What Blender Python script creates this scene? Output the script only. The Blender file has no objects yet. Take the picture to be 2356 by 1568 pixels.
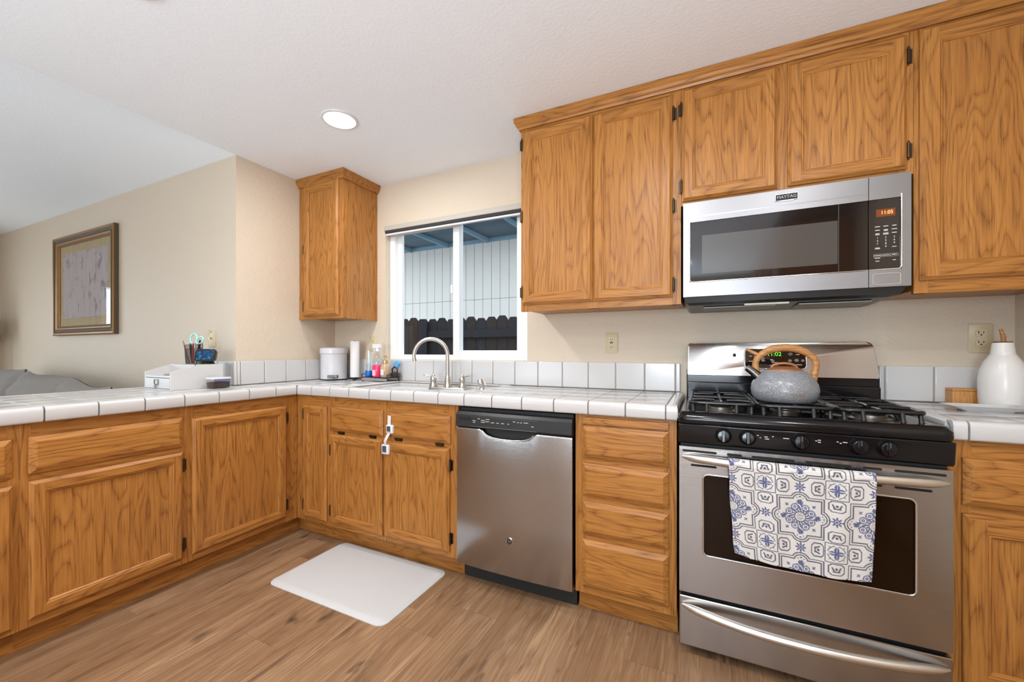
import bpy, bmesh, math, random
import numpy as np
from mathutils import Vector, Matrix

S = bpy.context.scene
COL = S.collection
random.seed(7)

# ------------------------------------------------------------------ camera, world, lights, exposure
H = 1.15
cam = bpy.data.cameras.new('camera')
cam.sensor_fit = 'HORIZONTAL'
cam.sensor_width = 36.0
cam.lens = 930.0 / 2356.0 * 36.0
cam.shift_y = 22.4 / 2356.0
cam.clip_start = 0.02
cam_o = bpy.data.objects.new('camera', cam)
COL.objects.link(cam_o)
cam_o.location = (0, 0, H)
cam_o.rotation_euler = (math.pi / 2, 0, math.radians(25.41))
S.camera = cam_o

S.view_settings.view_transform = 'Standard'
S.view_settings.look = 'None'
S.view_settings.gamma = 1.0
S.view_settings.use_curve_mapping = False
S.view_settings.exposure = -0.10

W = bpy.data.worlds.new('sky')
S.world = W
W.use_nodes = True
W.node_tree.nodes['Background'].inputs[0].default_value = (0.86, 0.92, 1.0, 1)
W.node_tree.nodes['Background'].inputs[1].default_value = 4.0
try:
    S.cycles.max_bounces = 10
    S.cycles.diffuse_bounces = 6
    S.cycles.transparent_max_bounces = 12
    S.cycles.caustics_reflective = False
    S.cycles.caustics_refractive = False
    S.cycles.sample_clamp_indirect = 6.0
except Exception:
    pass

CEIL = 2.377
LAMP_POS = [(-1.745, 1.545), (-1.70, 0.655), (-0.25, 0.70), (0.55, 0.35), (-1.77, -0.75), (-0.25, -0.75), (-1.77, -2.2), (-0.25, -2.2)]  # the rightmost unseen light is added to brighten the cooker side
LAMP_W = 10.5
UP_W = 30.0
LAMP_COL = (1.0, 0.975, 0.95)


def area(name, loc, rot, sx, sy, power, col, shape='RECTANGLE', portal=False):
    l = bpy.data.lights.new(name, 'AREA')
    l.shape = shape
    l.size = sx
    if shape in ('RECTANGLE', 'ELLIPSE'):
        l.size_y = sy
    l.energy = power
    l.color = col
    o = bpy.data.objects.new(name, l)
    COL.objects.link(o)
    o.location = loc
    o.rotation_euler = rot
    if portal:
        l.cycles.is_portal = True
    return o


# daylight coming in through the patio door (left wall of the living room) and the dining window behind the camera
area('patio_daylight', (-6.93, -0.45, 1.05), (0, math.radians(-105), 0), 1.9, 2.2, 45, (0.92, 0.96, 1.0))
area('dining_daylight', (-0.2, -3.68, 1.3), (math.radians(145), 0, 0), 1.4, 1.9, 200, (0.80, 0.90, 1.0))
area('garden_door_daylight', (-3.04, -3.68, 1.05), (math.radians(140), 0, 0), 1.1, 1.9, 25, (0.76, 0.88, 1.0))


# ------------------------------------------------------------------ materials
def new_mat(name):
    m = bpy.data.materials.new(name)
    m.use_nodes = True
    nt = m.node_tree
    for n in list(nt.nodes):
        nt.nodes.remove(n)
    out = nt.nodes.new('ShaderNodeOutputMaterial')
    return m, nt, out


class NT:
    def __init__(s, nt):
        s.nt = nt

    def n(s, t, **kw):
        nd = s.nt.nodes.new(t)
        for k, v in kw.items():
            setattr(nd, k, v)
        return nd

    def l(s, a, b):
        s.nt.links.new(a, b)

    def val(s, sock, v):
        if hasattr(v, 'is_linked') or isinstance(v, bpy.types.NodeSocket):
            s.l(v, sock)
        else:
            sock.default_value = v

    def math(s, op, a, b=0.0, c=0.0):
        nd = s.n('ShaderNodeMath', operation=op)
        s.val(nd.inputs[0], a)
        s.val(nd.inputs[1], b)
        s.val(nd.inputs[2], c)
        return nd.outputs[0]

    def noise(s, vec, scale=1.0, detail=2.0, rough=0.5, dist=0.0):
        nd = s.n('ShaderNodeTexNoise')
        s.l(vec, nd.inputs['Vector'])
        nd.inputs['Scale'].default_value = scale
        nd.inputs['Detail'].default_value = detail
        nd.inputs['Roughness'].default_value = rough
        nd.inputs['Distortion'].default_value = dist
        return nd.outputs['Fac']

    def ramp(s, fac, stops, interp='LINEAR'):
        nd = s.n('ShaderNodeValToRGB')
        cr = nd.color_ramp
        cr.interpolation = interp
        while len(cr.elements) < len(stops):
            cr.elements.new(0.5)
        for e, (p, c) in zip(cr.elements, stops):
            e.position = p
            e.color = (*c, 1) if len(c) == 3 else c
        s.l(fac, nd.inputs[0])
        return nd.outputs[0]

    def mix(s, fac, a, b, blend='MIX'):
        nd = s.n('ShaderNodeMix', data_type='RGBA', blend_type=blend)
        s.val(nd.inputs[0], fac)
        s.val(nd.inputs[6], a if not isinstance(a, tuple) else (*a, 1))
        s.val(nd.inputs[7], b if not isinstance(b, tuple) else (*b, 1))
        return nd.outputs[2]

    def mapping(s, vec, scale=(1, 1, 1), loc=(0, 0, 0), rot=(0, 0, 0)):
        nd = s.n('ShaderNodeMapping')
        s.l(vec, nd.inputs[0])
        nd.inputs['Scale'].default_value = scale
        nd.inputs['Location'].default_value = loc
        nd.inputs['Rotation'].default_value = rot
        return nd.outputs[0]

    def bump(s, h, strength=0.2, dist=0.01):
        nd = s.n('ShaderNodeBump')
        nd.inputs['Strength'].default_value = strength
        nd.inputs['Distance'].default_value = dist
        s.l(h, nd.inputs['Height'])
        return nd.outputs[0]

    def pbsdf(s, out, base, rough=0.5, metal=0.0, spec=0.5, normal=None, **kw):
        nd = s.n('ShaderNodeBsdfPrincipled')
        s.val(nd.inputs['Base Color'], (*base, 1) if isinstance(base, tuple) else base)
        s.val(nd.inputs['Roughness'], rough)
        s.val(nd.inputs['Metallic'], metal)
        nd.inputs['Specular IOR Level'].default_value = spec
        if normal is not None:
            s.l(normal, nd.inputs['Normal'])
        for k, v in kw.items():
            s.val(nd.inputs[k], v)
        s.l(nd.outputs[0], out.inputs[0])
        return nd


def lin(r, g, b):
    f = lambda c: (c / 255 / 12.92) if c / 255 <= 0.04045 else ((c / 255 + 0.055) / 1.055) ** 2.4
    return (f(r), f(g), f(b))


def plain(name, col, rough=0.5, metal=0.0, spec=0.5, bump=None, emis=None, **kw):
    m, nt, out = new_mat(name)
    N = NT(nt)
    nrm = None
    tc = N.n('ShaderNodeTexCoord')
    if bump:
        sc, st, ds = bump
        nrm = N.bump(N.noise(tc.outputs['Object'], sc, 3), st, ds)
    # faint uneven tone so no surface is a dead flat colour
    v = N.noise(tc.outputs['Object'], 9.0, 3)
    c = N.mix(N.math('MULTIPLY', v, 0.10), col, tuple(x * 0.8 for x in col))
    p = N.pbsdf(out, c, rough, metal, spec, nrm, **kw)
    if emis:
        p.inputs['Emission Color'].default_value = (*emis[0], 1)
        p.inputs['Emission Strength'].default_value = emis[1]
    return m


def oak(name, axis, dark=1.0):
    """honey oak, grain running along the local axis (0 x, 1 y, 2 z)"""
    m, nt, out = new_mat(name)
    N = NT(nt)
    tc = N.n('ShaderNodeTexCoord')
    oi = N.n('ShaderNodeObjectInfo')
    cmb = N.n('ShaderNodeCombineXYZ')
    for i, k in enumerate((31.7, 17.3, 23.9)):
        N.l(N.math('MULTIPLY', oi.outputs['Random'], k), cmb.inputs[i])
    add = N.n('ShaderNodeVectorMath', operation='ADD')
    N.l(tc.outputs['Object'], add.inputs[0])
    N.l(cmb.outputs[0], add.inputs[1])
    v = add.outputs[0]

    def sc(across, along):
        a = [across] * 3
        a[axis] = along
        return tuple(a)
    big = N.noise(N.mapping(v, sc(6.5, 0.95)), 1.0, 2.5, 0.45, 0.15)
    rings = N.math('FRACT', N.math('MULTIPLY', big, 21.0))
    ringc = N.ramp(rings, [(0.0, (1.0,) * 3), (0.07, (0.40,) * 3), (0.30, (0.0,) * 3), (0.70, (0.15,) * 3), (0.93, (0.60,) * 3), (1.0, (1.0,) * 3)])
    strk = N.ramp(N.noise(N.mapping(v, sc(75, 1.6)), 1.0, 3.0, 0.6), [(0.38, (0,) * 3), (0.64, (1,) * 3)])
    pore = N.noise(N.mapping(v, sc(230, 7)), 1.0, 2.0, 0.6)
    porec = N.ramp(pore, [(0.40, (1,) * 3), (0.50, (0,) * 3)])
    mid = N.noise(N.mapping(v, sc(45, 2.0)), 1.0, 3.0, 0.6)
    tone = N.noise(N.mapping(v, sc(3.0, 0.8)), 1.0, 2.0)
    light = (0.560, 0.268, 0.068)
    base = (0.410, 0.168, 0.033)
    drk = (0.145, 0.048, 0.010)
    c = N.mix(mid, light, base)
    c = N.mix(N.math('MULTIPLY', tone, 0.45), c, (0.30, 0.110, 0.024))
    c = N.mix(N.math('MULTIPLY', strk, 0.36), c, (0.25, 0.092, 0.020))
    f = N.math('MULTIPLY', ringc, N.math('ADD', 0.18, N.math('MULTIPLY', mid, 0.55)))
    c = N.mix(f, c, drk)
    c = N.mix(N.math('MULTIPLY', porec, N.math('ADD', 0.24, N.math('MULTIPLY', ringc, 0.55))), c, drk)
    nrm = N.bump(N.math('ADD', N.math('MULTIPLY', porec, -0.5), N.math('MULTIPLY', ringc, -0.25)), 0.12, 0.002)
    N.pbsdf(out, c, 0.34, 0, 0.32, nrm)
    return m


OAKZ = oak('oak_vertical_grain', 2)
OAKX = oak('oak_horizontal_grain', 0)
OAKY = oak('oak_depth_grain', 1)
OAKS = [OAKZ, OAKX, OAKY]


def wallmat(name, col, sc=240, st=0.22):
    m, nt, out = new_mat(name)
    N = NT(nt)
    tc = N.n('ShaderNodeTexCoord')
    o = tc.outputs['Object']
    h = N.noise(o, sc, 2.0, 0.55)
    h2 = N.noise(o, sc * 0.35, 2.0, 0.5)
    hh = N.math('ADD', N.math('MULTIPLY', h, 0.6), N.ramp(h2, [(0.45, (0,) * 3), (0.62, (1,) * 3)]))
    v = N.noise(o, 2.0, 2)
    c = N.mix(N.math('MULTIPLY', v, 0.12), col, tuple(x * 0.9 for x in col))
    N.pbsdf(out, c, 0.55, 0, 0.35, N.bump(hh, st, 0.004))
    return m


WALL = wallmat('beige_orange_peel_paint', (0.63, 0.545, 0.435))
CEILM = wallmat('white_ceiling_paint', (0.85, 0.905, 0.965), 200, 0.08)


def floor_mat():
    m, nt, out = new_mat('vinyl_oak_planks')
    N = NT(nt)
    tc = N.n('ShaderNodeTexCoord')
    sep = N.n('ShaderNodeSeparateXYZ')
    N.l(tc.outputs['Object'], sep.inputs[0])
    PW, PL = 0.178, 1.22
    xr = N.math('DIVIDE', N.math('ADD', sep.outputs[0], 1.158), PW)
    row = N.math('FLOOR', xr)
    fx = N.math('SUBTRACT', xr, row)
    wn = N.n('ShaderNodeTexWhiteNoise', noise_dimensions='1D')
    N.l(row, wn.inputs['W'])
    yo = N.math('ADD', N.math('DIVIDE', sep.outputs[1], PL), N.math('MULTIPLY', wn.outputs['Value'], 5.0))
    pl = N.math('FLOOR', yo)
    fy = N.math('SUBTRACT', yo, pl)
    wn2 = N.n('ShaderNodeTexWhiteNoise', noise_dimensions='2D')
    cb = N.n('ShaderNodeCombineXYZ')
    N.l(row, cb.inputs[0])
    N.l(pl, cb.inputs[1])
    N.l(cb.outputs[0], wn2.inputs['Vector'])
    r = wn2.outputs['Value']
    off = N.n('ShaderNodeCombineXYZ')
    N.l(N.math('MULTIPLY', r, 50.0), off.inputs[0])
    N.l(N.math('MULTIPLY', r, 33.0), off.inputs[1])
    N.l(N.math('MULTIPLY', r, 71.0), off.inputs[2])
    add = N.n('ShaderNodeVectorMath', operation='ADD')
    N.l(tc.outputs['Object'], add.inputs[0])
    N.l(off.outputs[0], add.inputs[1])
    v = add.outputs[0]
    big = N.noise(N.mapping(v, (11, 1.1, 1)), 1.0, 3.0, 0.5, 0.4)
    fine = N.noise(N.mapping(v, (170, 3.5, 1)), 1.0, 3.0, 0.6)
    rings = N.math('FRACT', N.math('MULTIPLY', big, 11.0))
    rc = N.ramp(rings, [(0, (1,) * 3), (0.25, (0.2,) * 3), (0.55, (0,) * 3), (1, (1,) * 3)])
    streak = N.ramp(N.noise(N.mapping(v, (16, 2.0, 1)), 1.0, 5.0, 0.65, 0.8), [(0.55, (0,) * 3), (0.68, (1,) * 3)])
    knot = N.ramp(N.noise(N.mapping(v, (12, 5, 1)), 1.0, 2.0, 0.5, 0.5), [(0.66, (0,) * 3), (0.76, (1,) * 3)])
    bigc = N.ramp(big, [(0.30, (0,) * 3), (0.70, (1,) * 3)])
    c = N.mix(bigc, (0.48, 0.310, 0.175), (0.255, 0.145, 0.073))
    c = N.mix(N.math('MULTIPLY', r, 0.45), c, (0.20, 0.108, 0.058))
    c = N.mix(N.math('MULTIPLY', rc, 0.38), c, (0.16, 0.082, 0.040))
    finec = N.ramp(fine, [(0.40, (0,) * 3), (0.64, (1,) * 3)])
    c = N.mix(N.math('MULTIPLY', finec, 0.55), c, (0.17, 0.09, 0.048))
    c = N.mix(N.math('MULTIPLY', streak, 0.65), c, (0.095, 0.048, 0.025))
    c = N.mix(N.math('MULTIPLY', knot, 0.8), c, (0.04, 0.026, 0.018))
    e1 = N.math('LESS_THAN', fx, 0.010)
    e2 = N.math('LESS_THAN', fy, 0.0014)
    seam = N.math('MAXIMUM', e1, e2)
    c = N.mix(N.math('MULTIPLY', seam, 0.55), c, (0.11, 0.06, 0.035))
    nrm = N.bump(N.math('SUBTRACT', N.math('MULTIPLY', fine, 0.3), seam), 0.15, 0.002)
    N.pbsdf(out, c, N.math('ADD', 0.33, N.math('MULTIPLY', fine, 0.2)), 0, 0.4, nrm)
    return m


FLOOR = floor_mat()


def steel(name, axis=2, col=(0.44, 0.44, 0.45), rough=0.30, st=0.05):
    m, nt, out = new_mat(name)
    N = NT(nt)
    tc = N.n('ShaderNodeTexCoord')
    sc = [900, 900, 900]
    sc[axis] = 6
    br = N.noise(N.mapping(tc.outputs['Object'], tuple(sc)), 1.0, 2.0)
    sm = N.noise(tc.outputs['Object'], 4.0, 3.0)
    c = N.mix(N.math('MULTIPLY', br, 0.25), col, tuple(x * 0.75 for x in col))
    N.pbsdf(out, c, N.math('ADD', rough - 0.04, N.math('MULTIPLY', sm, 0.10)), 1.0, 0.5, N.bump(br, st, 0.001))
    return m


STEELX = steel('brushed_steel_across', 0, (0.46, 0.455, 0.455), 0.20, 0.16)
STEELZ = steel('brushed_steel_upright', 2)
STEELM = steel('microwave_brushed_steel', 0, (0.27, 0.268, 0.278), 0.36, 0.05)
NICKEL = steel('brushed_nickel', 2, (0.58, 0.555, 0.51), 0.25, 0.02)
HANDLE = steel('satin_handle_steel', 0, (0.74, 0.71, 0.66), 0.33, 0.02)
CHROME = plain('polished_chrome', (0.75, 0.75, 0.76), 0.12, 1.0)
WHITE_TILE = plain('glossy_white_tile', (0.57, 0.573, 0.575), 0.16, 0, 0.5)
GROUT = plain('grey_grout', (0.30, 0.275, 0.245), 0.85, 0, 0.2, (300, 0.3, 0.001))
CERAMIC = plain('white_sink_enamel', (0.66, 0.66, 0.66), 0.12)
BLACKG = plain('black_glossy_enamel', (0.006, 0.006, 0.007), 0.13, 0, 0.35)
BLACKS = plain('black_satin_plastic', (0.013, 0.014, 0.015), 0.32)
BLACKM = plain('matte_black', (0.012, 0.012, 0.012), 0.6)
IRON = plain('black_cast_iron', (0.010, 0.010, 0.011), 0.20, 0, 0.5, (400, 0.25, 0.001))
DGLASS = plain('dark_glass', (0.012, 0.008, 0.007), 0.05, 0, 0.5)
DWINDOW = plain('screened_dark_glass', (0.075, 0.070, 0.066), 0.10, 0, 0.5)
OVENGL = plain('dark_oven_glass', (0.014, 0.006, 0.002), 0.08, 0, 0.15)
WVINYL = plain('white_vinyl', (0.82, 0.83, 0.83), 0.30)
WPLAST = plain('white_plastic', (0.70, 0.70, 0.71), 0.35)
WENAMEL = plain('white_enamel_metal', (0.62, 0.63, 0.66), 0.28)
WPAINT = plain('white_painted_wood', (0.56, 0.56, 0.56), 0.4)
PAPER = plain('white_paper', (0.72, 0.72, 0.72), 0.9, 0, 0.1, (250, 0.2, 0.002))
IVORY = plain('ivory_plastic', (0.60, 0.52, 0.34), 0.4)
BRONZE = plain('dark_bronze_hinge', (0.075, 0.05, 0.032), 0.35, 0.9, 0.5, (300, 0.4, 0.001))
DARKSLOT = plain('dark_slot', (0.008, 0.007, 0.006), 0.8)
SOFAM = plain('grey_sofa_fabric', (0.30, 0.285, 0.27), 0.95, 0, 0.1, (260, 0.5, 0.003))
MATM = plain('white_woven_mat', (0.56, 0.57, 0.58), 0.7, 0, 0.2, (320, 0.4, 0.002))
GOLDF = plain('bronze_gold_frame', (0.30, 0.145, 0.042), 0.38, 0.45, 0.5, (120, 0.4, 0.003))
FRAMED = plain('olive_brown_frame', (0.095, 0.070, 0.042), 0.6, 0.0, 0.25, (120, 0.3, 0.003))
CERW = plain('speckled_white_stoneware', (0.76, 0.75, 0.73), 0.25, 0, 0.5, (60, 0.1, 0.002))
CLAY = plain('raw_tan_clay', (0.45, 0.30, 0.17), 0.8)
LAMPE = plain('lit_lamp_lens', (0.9, 0.9, 0.9), 0.4, emis=((1.0, 0.97, 0.93), 12.0))
SHADEM = plain('cream_lamp_shade', (0.72, 0.68, 0.58), 0.8)
BLUEP = plain('blue_plastic', (0.0, 0.11, 0.42), 0.3)
LBLUE = plain('light_blue_sponge', (0.10, 0.38, 0.68), 0.8, 0, 0.2, (200, 0.6, 0.003))
PINK = plain('pink_cleaner_liquid', (0.78, 0.035, 0.13), 0.2)
MINT = plain('mint_plastic', (0.38, 0.75, 0.68), 0.35)
PEND = plain('dark_pen_plastic', (0.03, 0.03, 0.04), 0.4)
PENR = plain('red_plastic', (0.55, 0.06, 0.07), 0.4)
GREEN = plain('green_plastic', (0.06, 0.25, 0.06), 0.4)
AMBER = plain('amber_soap', (0.45, 0.33, 0.19), 0.15)
GOLD = plain('satin_gold', (0.62, 0.42, 0.18), 0.3, 0.8)
LEGEND = plain('pale_printed_legend', (0.62, 0.62, 0.62), 0.6)
DGREY = plain('dark_grey_pad', (0.05, 0.075, 0.10), 0.5)
COFFEE = plain('coffee_grounds', (0.05, 0.025, 0.015), 0.8, 0, 0.3, (180, 1.0, 0.006))
PURPLE = plain('violet_lid_label', (0.16, 0.14, 0.32), 0.5)
SCREEN_OR = plain('amber_display', (0.10, 0.02, 0.0), 0.2, emis=((0.60, 0.11, 0.012), 0.22))
DIGIT_OR = plain('amber_digits', (0.8, 0.3, 0.1), 0.4, emis=((1.0, 0.50, 0.16), 1.6))
DIGIT_GR = plain('green_digits', (0.1, 0.6, 0.05), 0.4, emis=((0.14, 0.9, 0.03), 0.9))
SIDING = plain('pale_grey_house_paint', (0.60, 0.585, 0.56), 0.8, 0, 0.2, (25, 0.4, 0.01))
EAVE = plain('slate_blue_trim_paint', (0.045, 0.105, 0.155), 0.6)
FRIEZE = plain('light_blue_trim_paint', (0.17, 0.31, 0.41), 0.6)
ROOFT = plain('dark_roof_shingle', (0.05, 0.05, 0.055), 0.9)
GRASS = plain('bare_side_yard_soil', (0.10, 0.08, 0.06), 0.9)
HEDGE = plain('green_hedge_leaves', (0.05, 0.16, 0.03), 0.8)
STONE = plain('grey_patio_concrete', (0.36, 0.35, 0.33), 0.8)


def fence_mat():
    m, nt, out = new_mat('weathered_dark_fence_wood')
    N = NT(nt)
    tc = N.n('ShaderNodeTexCoord')
    oi = N.n('ShaderNodeObjectInfo')
    n = N.noise(N.mapping(tc.outputs['Object'], (40, 40, 2)), 1.0, 4.0)
    c = N.mix(oi.outputs['Random'], (0.014, 0.020, 0.030), (0.040, 0.024, 0.016))
    c = N.mix(N.math('MULTIPLY', n, 0.7), c, (0.008, 0.010, 0.014))
    N.pbsdf(out, c, 0.8, 0, 0.2, N.bump(n, 0.3, 0.004))
    return m


FENCE = fence_mat()


def thin_glass(name, tint=(1, 1, 1), refl=1.0, ior=1.45, rough=0.0):
    m, nt, out = new_mat(name)
    N = NT(nt)
    tr = N.n('ShaderNodeBsdfTransparent')
    tr.inputs[0].default_value = (*tint, 1)
    gl = N.n('ShaderNodeBsdfGlossy')
    gl.inputs['Roughness'].default_value = rough
    fr = N.n('ShaderNodeFresnel')
    fr.inputs[0].default_value = ior
    mx = N.n('ShaderNodeMixShader')
    ge = N.n('ShaderNodeNewGeometry')
    N.l(N.math('MULTIPLY', N.math('MULTIPLY', fr.outputs[0], refl), N.math('SUBTRACT', 1.0, ge.outputs['Backfacing'])), mx.inputs[0])
    N.l(tr.outputs[0], mx.inputs[1])
    N.l(gl.outputs[0], mx.inputs[2])
    N.l(mx.outputs[0], out.inputs[0])
    return m


PANE = thin_glass('window_glass', (0.93, 0.96, 0.97))
CLEARP = thin_glass('clear_plastic', (0.90, 0.92, 0.93), 1.3)
PICGL = thin_glass('picture_glass', (0.97, 0.97, 0.97), 1.1, 1.5)
MESHM = thin_glass('open_wire_mesh', (0.52, 0.50, 0.52), 1.0, 1.5, 0.3)


def kettle_mat():
    m, nt, out = new_mat('grey_speckled_enamel')
    N = NT(nt)
    tc = N.n('ShaderNodeTexCoord')
    sp = N.ramp(N.noise(tc.outputs['Object'], 330, 1.0, 0.4), [(0.61, (0,) * 3), (0.66, (1,) * 3)])
    t = N.noise(tc.outputs['Object'], 30, 3)
    c = N.mix(t, (0.165, 0.180, 0.200), (0.235, 0.25, 0.27))
    c = N.mix(N.math('MULTIPLY', sp, 0.65), c, (0.6, 0.62, 0.66))
    N.pbsdf(out, c, 0.28, 0, 0.5)
    return m


KETTLE = kettle_mat()


def woodm(name, c1, c2, axis=0, k=40):
    m, nt, out = new_mat(name)
    N = NT(nt)
    tc = N.n('ShaderNodeTexCoord')
    sc = [k] * 3
    sc[axis] = 4
    n = N.noise(N.mapping(tc.outputs['Object'], tuple(sc)), 1.0, 3.0, 0.5, 0.6)
    r = N.math('FRACT', N.math('MULTIPLY', n, 5.0))
    c = N.mix(r, c1, c2)
    N.pbsdf(out, c, 0.42, 0, 0.4)
    return m


HWOOD = woodm('zebra_wood_handle', (0.50, 0.25, 0.085), (0.27, 0.115, 0.032), 0, 70)
COPPERW = plain('copper_brown_lid', (0.33, 0.135, 0.055), 0.35, 0.3)
BOXW = woodm('light_orange_wood', (0.60, 0.30, 0.10), (0.47, 0.21, 0.06), 2, 60)


def art_mat():
    m, nt, out = new_mat('mauve_flower_print')
    N = NT(nt)
    tc = N.n('ShaderNodeTexCoord')
    o = tc.outputs['Object']
    st = N.noise(N.mapping(o, (26, 1, 4.0)), 1.0, 3.0, 0.6, 0.5)
    fl = N.noise(N.mapping(o, (17, 1, 9)), 1.0, 3.0, 0.6, 0.8)
    c = N.mix(st, (0.40, 0.35, 0.365), (0.52, 0.47, 0.475))
    f = N.ramp(fl, [(0.56, (0,) * 3), (0.66, (1,) * 3)])
    c = N.mix(N.math('MULTIPLY', f, 0.65), c, (0.11, 0.085, 0.13))
    s2 = N.ramp(N.noise(N.mapping(o, (60, 1, 1.6)), 1.0, 2.0), [(0.55, (0,) * 3), (0.65, (1,) * 3)])
    c = N.mix(N.math('MULTIPLY', s2, 0.3), c, (0.20, 0.21, 0.21))
    N.pbsdf(out, c, 0.7, 0, 0.2)
    return m


ART = art_mat()


def mat_board():
    m, nt, out = new_mat('tan_mottled_mat_board')
    N = NT(nt)
    tc = N.n('ShaderNodeTexCoord')
    n = N.noise(N.mapping(tc.outputs['Object'], (16, 1, 7)), 1.0, 3.0)
    c = N.mix(n, (0.54, 0.44, 0.25), (0.36, 0.285, 0.15))
    N.pbsdf(out, c, 0.8, 0, 0.2)
    return m


MATB = mat_board()


def screen_mat():
    m, nt, out = new_mat('blue_lit_screen')
    N = NT(nt)
    tc = N.n('ShaderNodeTexCoord')
    n = N.noise(tc.outputs['Object'], 55, 2)
    c = N.ramp(n, [(0.35, (0.004, 0.02, 0.07)), (0.55, (0.01, 0.10, 0.26)), (0.72, (0.12, 0.35, 0.38))])
    p = N.pbsdf(out, (0.01, 0.02, 0.04), 0.1)
    N.l(c, p.inputs['Emission Color'])
    p.inputs['Emission Strength'].default_value = 0.9
    return m


SCREEN = screen_mat()


def attr_mat(name, attr, rough):
    m, nt, out = new_mat(name)
    N = NT(nt)
    a = N.n('ShaderNodeVertexColor', layer_name=attr)
    tc = N.n('ShaderNodeTexCoord')
    n = N.noise(tc.outputs['Object'], 900, 2)
    N.pbsdf(out, a.outputs[0], rough, 0, 0.15, N.bump(n, 0.4, 0.001))
    return m


TOWELM = attr_mat('blue_printed_cotton', 'print', 0.9)


# ------------------------------------------------------------------ mesh builder
class MB:
    def __init__(s):
        s.v = []
        s.f = []
        s.m = []

    def add(s, vs, fs, mi=0):
        b = len(s.v)
        s.v += [tuple(p) for p in vs]
        for f in fs:
            s.f.append([b + i for i in f])
            s.m.append(mi)

    def box(s, x0, x1, y0, y1, z0, z1, mi=0):
        vs = [(x, y, z) for z in (z0, z1) for y in (y0, y1) for x in (x0, x1)]
        s.add(vs, [(0, 2, 3, 1), (4, 5, 7, 6), (0, 1, 5, 4), (2, 6, 7, 3), (0, 4, 6, 2), (1, 3, 7, 5)], mi)
        return s

    def quad(s, a, b, c, d, mi=0):
        s.add([a, b, c, d], [(0, 1, 2, 3)], mi)

    def extr(s, prof, s0, s1, fn, mi=0):
        n = len(prof)
        vs = [fn(a, b, s0) for a, b in prof] + [fn(a, b, s1) for a, b in prof]
        fs = [(i, (i + 1) % n, n + (i + 1) % n, n + i) for i in range(n)]
        fs += [tuple(range(n))[::-1], tuple(range(n, 2 * n))]
        s.add(vs, fs, mi)
        return s

    def lathe(s, prof, cx=0, cy=0, n=32, mi=0, caps=True, z=0):
        vs = []
        for r, h in prof:
            for k in range(n):
                a = 2 * math.pi * k / n
                vs.append((cx + r * math.cos(a), cy + r * math.sin(a), z + h))
        fs = []
        for i in range(len(prof) - 1):
            for k in range(n):
                k2 = (k + 1) % n
                fs.append((i * n + k, i * n + k2, (i + 1) * n + k2, (i + 1) * n + k))
        if caps:
            fs.append(tuple(range(n))[::-1])
            fs.append(tuple(range((len(prof) - 1) * n, len(prof) * n)))
        s.add(vs, fs, mi)
        return s

    def tube(s, pts, rad, n=10, mi=0, closed=False, flat=1.0):
        pts = [Vector(p) for p in pts]
        N = len(pts)
        rad = rad if isinstance(rad, (list, tuple)) else [rad] * N
        vs = []
        up = None
        for i, p in enumerate(pts):
            if closed:
                t = pts[(i + 1) % N] - pts[i - 1]
            else:
                t = pts[min(i + 1, N - 1)] - pts[max(i - 1, 0)]
            t.normalize()
            if up is None:
                up = Vector((0, 0, 1)) if abs(t.z) < 0.9 else Vector((0, 1, 0))
            a = t.cross(up)
            a.normalize()
            b = a.cross(t)
            b.normalize()
            up = b
            for k in range(n):
                w = 2 * math.pi * k / n
                vs.append(p + a * (math.cos(w) * rad[i]) + b * (math.sin(w) * rad[i] * flat))
        fs = []
        for i in range(N if closed else N - 1):
            j = (i + 1) % N
            for k in range(n):
                k2 = (k + 1) % n
                fs.append((i * n + k, i * n + k2, j * n + k2, j * n + k))
        if not closed:
            fs.append(tuple(range(n))[::-1])
            fs.append(tuple(range((N - 1) * n, N * n)))
        s.add(vs, fs, mi)
        return s

    def loops(s, L, mi=0, cap=True):
        """skin a list of equal-length vertex rings"""
        n = len(L[0])
        vs = [p for r in L for p in r]
        fs = []
        for i in range(len(L) - 1):
            for k in range(n):
                k2 = (k + 1) % n
                fs.append((i * n + k, i * n + k2, (i + 1) * n + k2, (i + 1) * n + k))
        if cap:
            fs.append(tuple(range(n))[::-1])
            fs.append(tuple(range((len(L) - 1) * n, len(L) * n)))
        s.add(vs, fs, mi)
        return s

    def build(s, name, mats, parent=None, bevel=0, smooth=False, seg=2, subsurf=0, loc=None, rot=None):
        me = bpy.data.meshes.new(name)
        me.from_pydata(s.v, [], s.f)
        for m in (mats if isinstance(mats, (list, tuple)) else [mats]):
            me.materials.append(m)
        me.polygons.foreach_set('material_index', s.m)
        bm = bmesh.new()
        bm.from_mesh(me)
        bmesh.ops.recalc_face_normals(bm, faces=bm.faces)
        bm.to_mesh(me)
        bm.free()
        o = bpy.data.objects.new(name, me)
        COL.objects.link(o)
        if parent is not None:
            o.parent = parent
        if bevel:
            b = o.modifiers.new('bevel', 'BEVEL')
            b.width = bevel
            b.segments = seg
            b.limit_method = 'ANGLE'
            b.angle_limit = math.radians(40)
            b.harden_normals = False
        if subsurf:
            u = o.modifiers.new('sub', 'SUBSURF')
            u.levels = subsurf
            u.render_levels = subsurf
        if smooth or subsurf:
            me.polygons.foreach_set('use_smooth', [True] * len(me.polygons))
            try:
                me.set_sharp_from_angle(angle=math.radians(50))
            except Exception:
                pass
        if loc:
            o.location = loc
        if rot:
            o.rotation_euler = rot
        return o


def tag(o, label, cat, group=None, kind=None):
    o['label'] = label
    o['category'] = cat
    if group:
        o['group'] = group
    if kind:
        o['kind'] = kind
    return o


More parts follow.
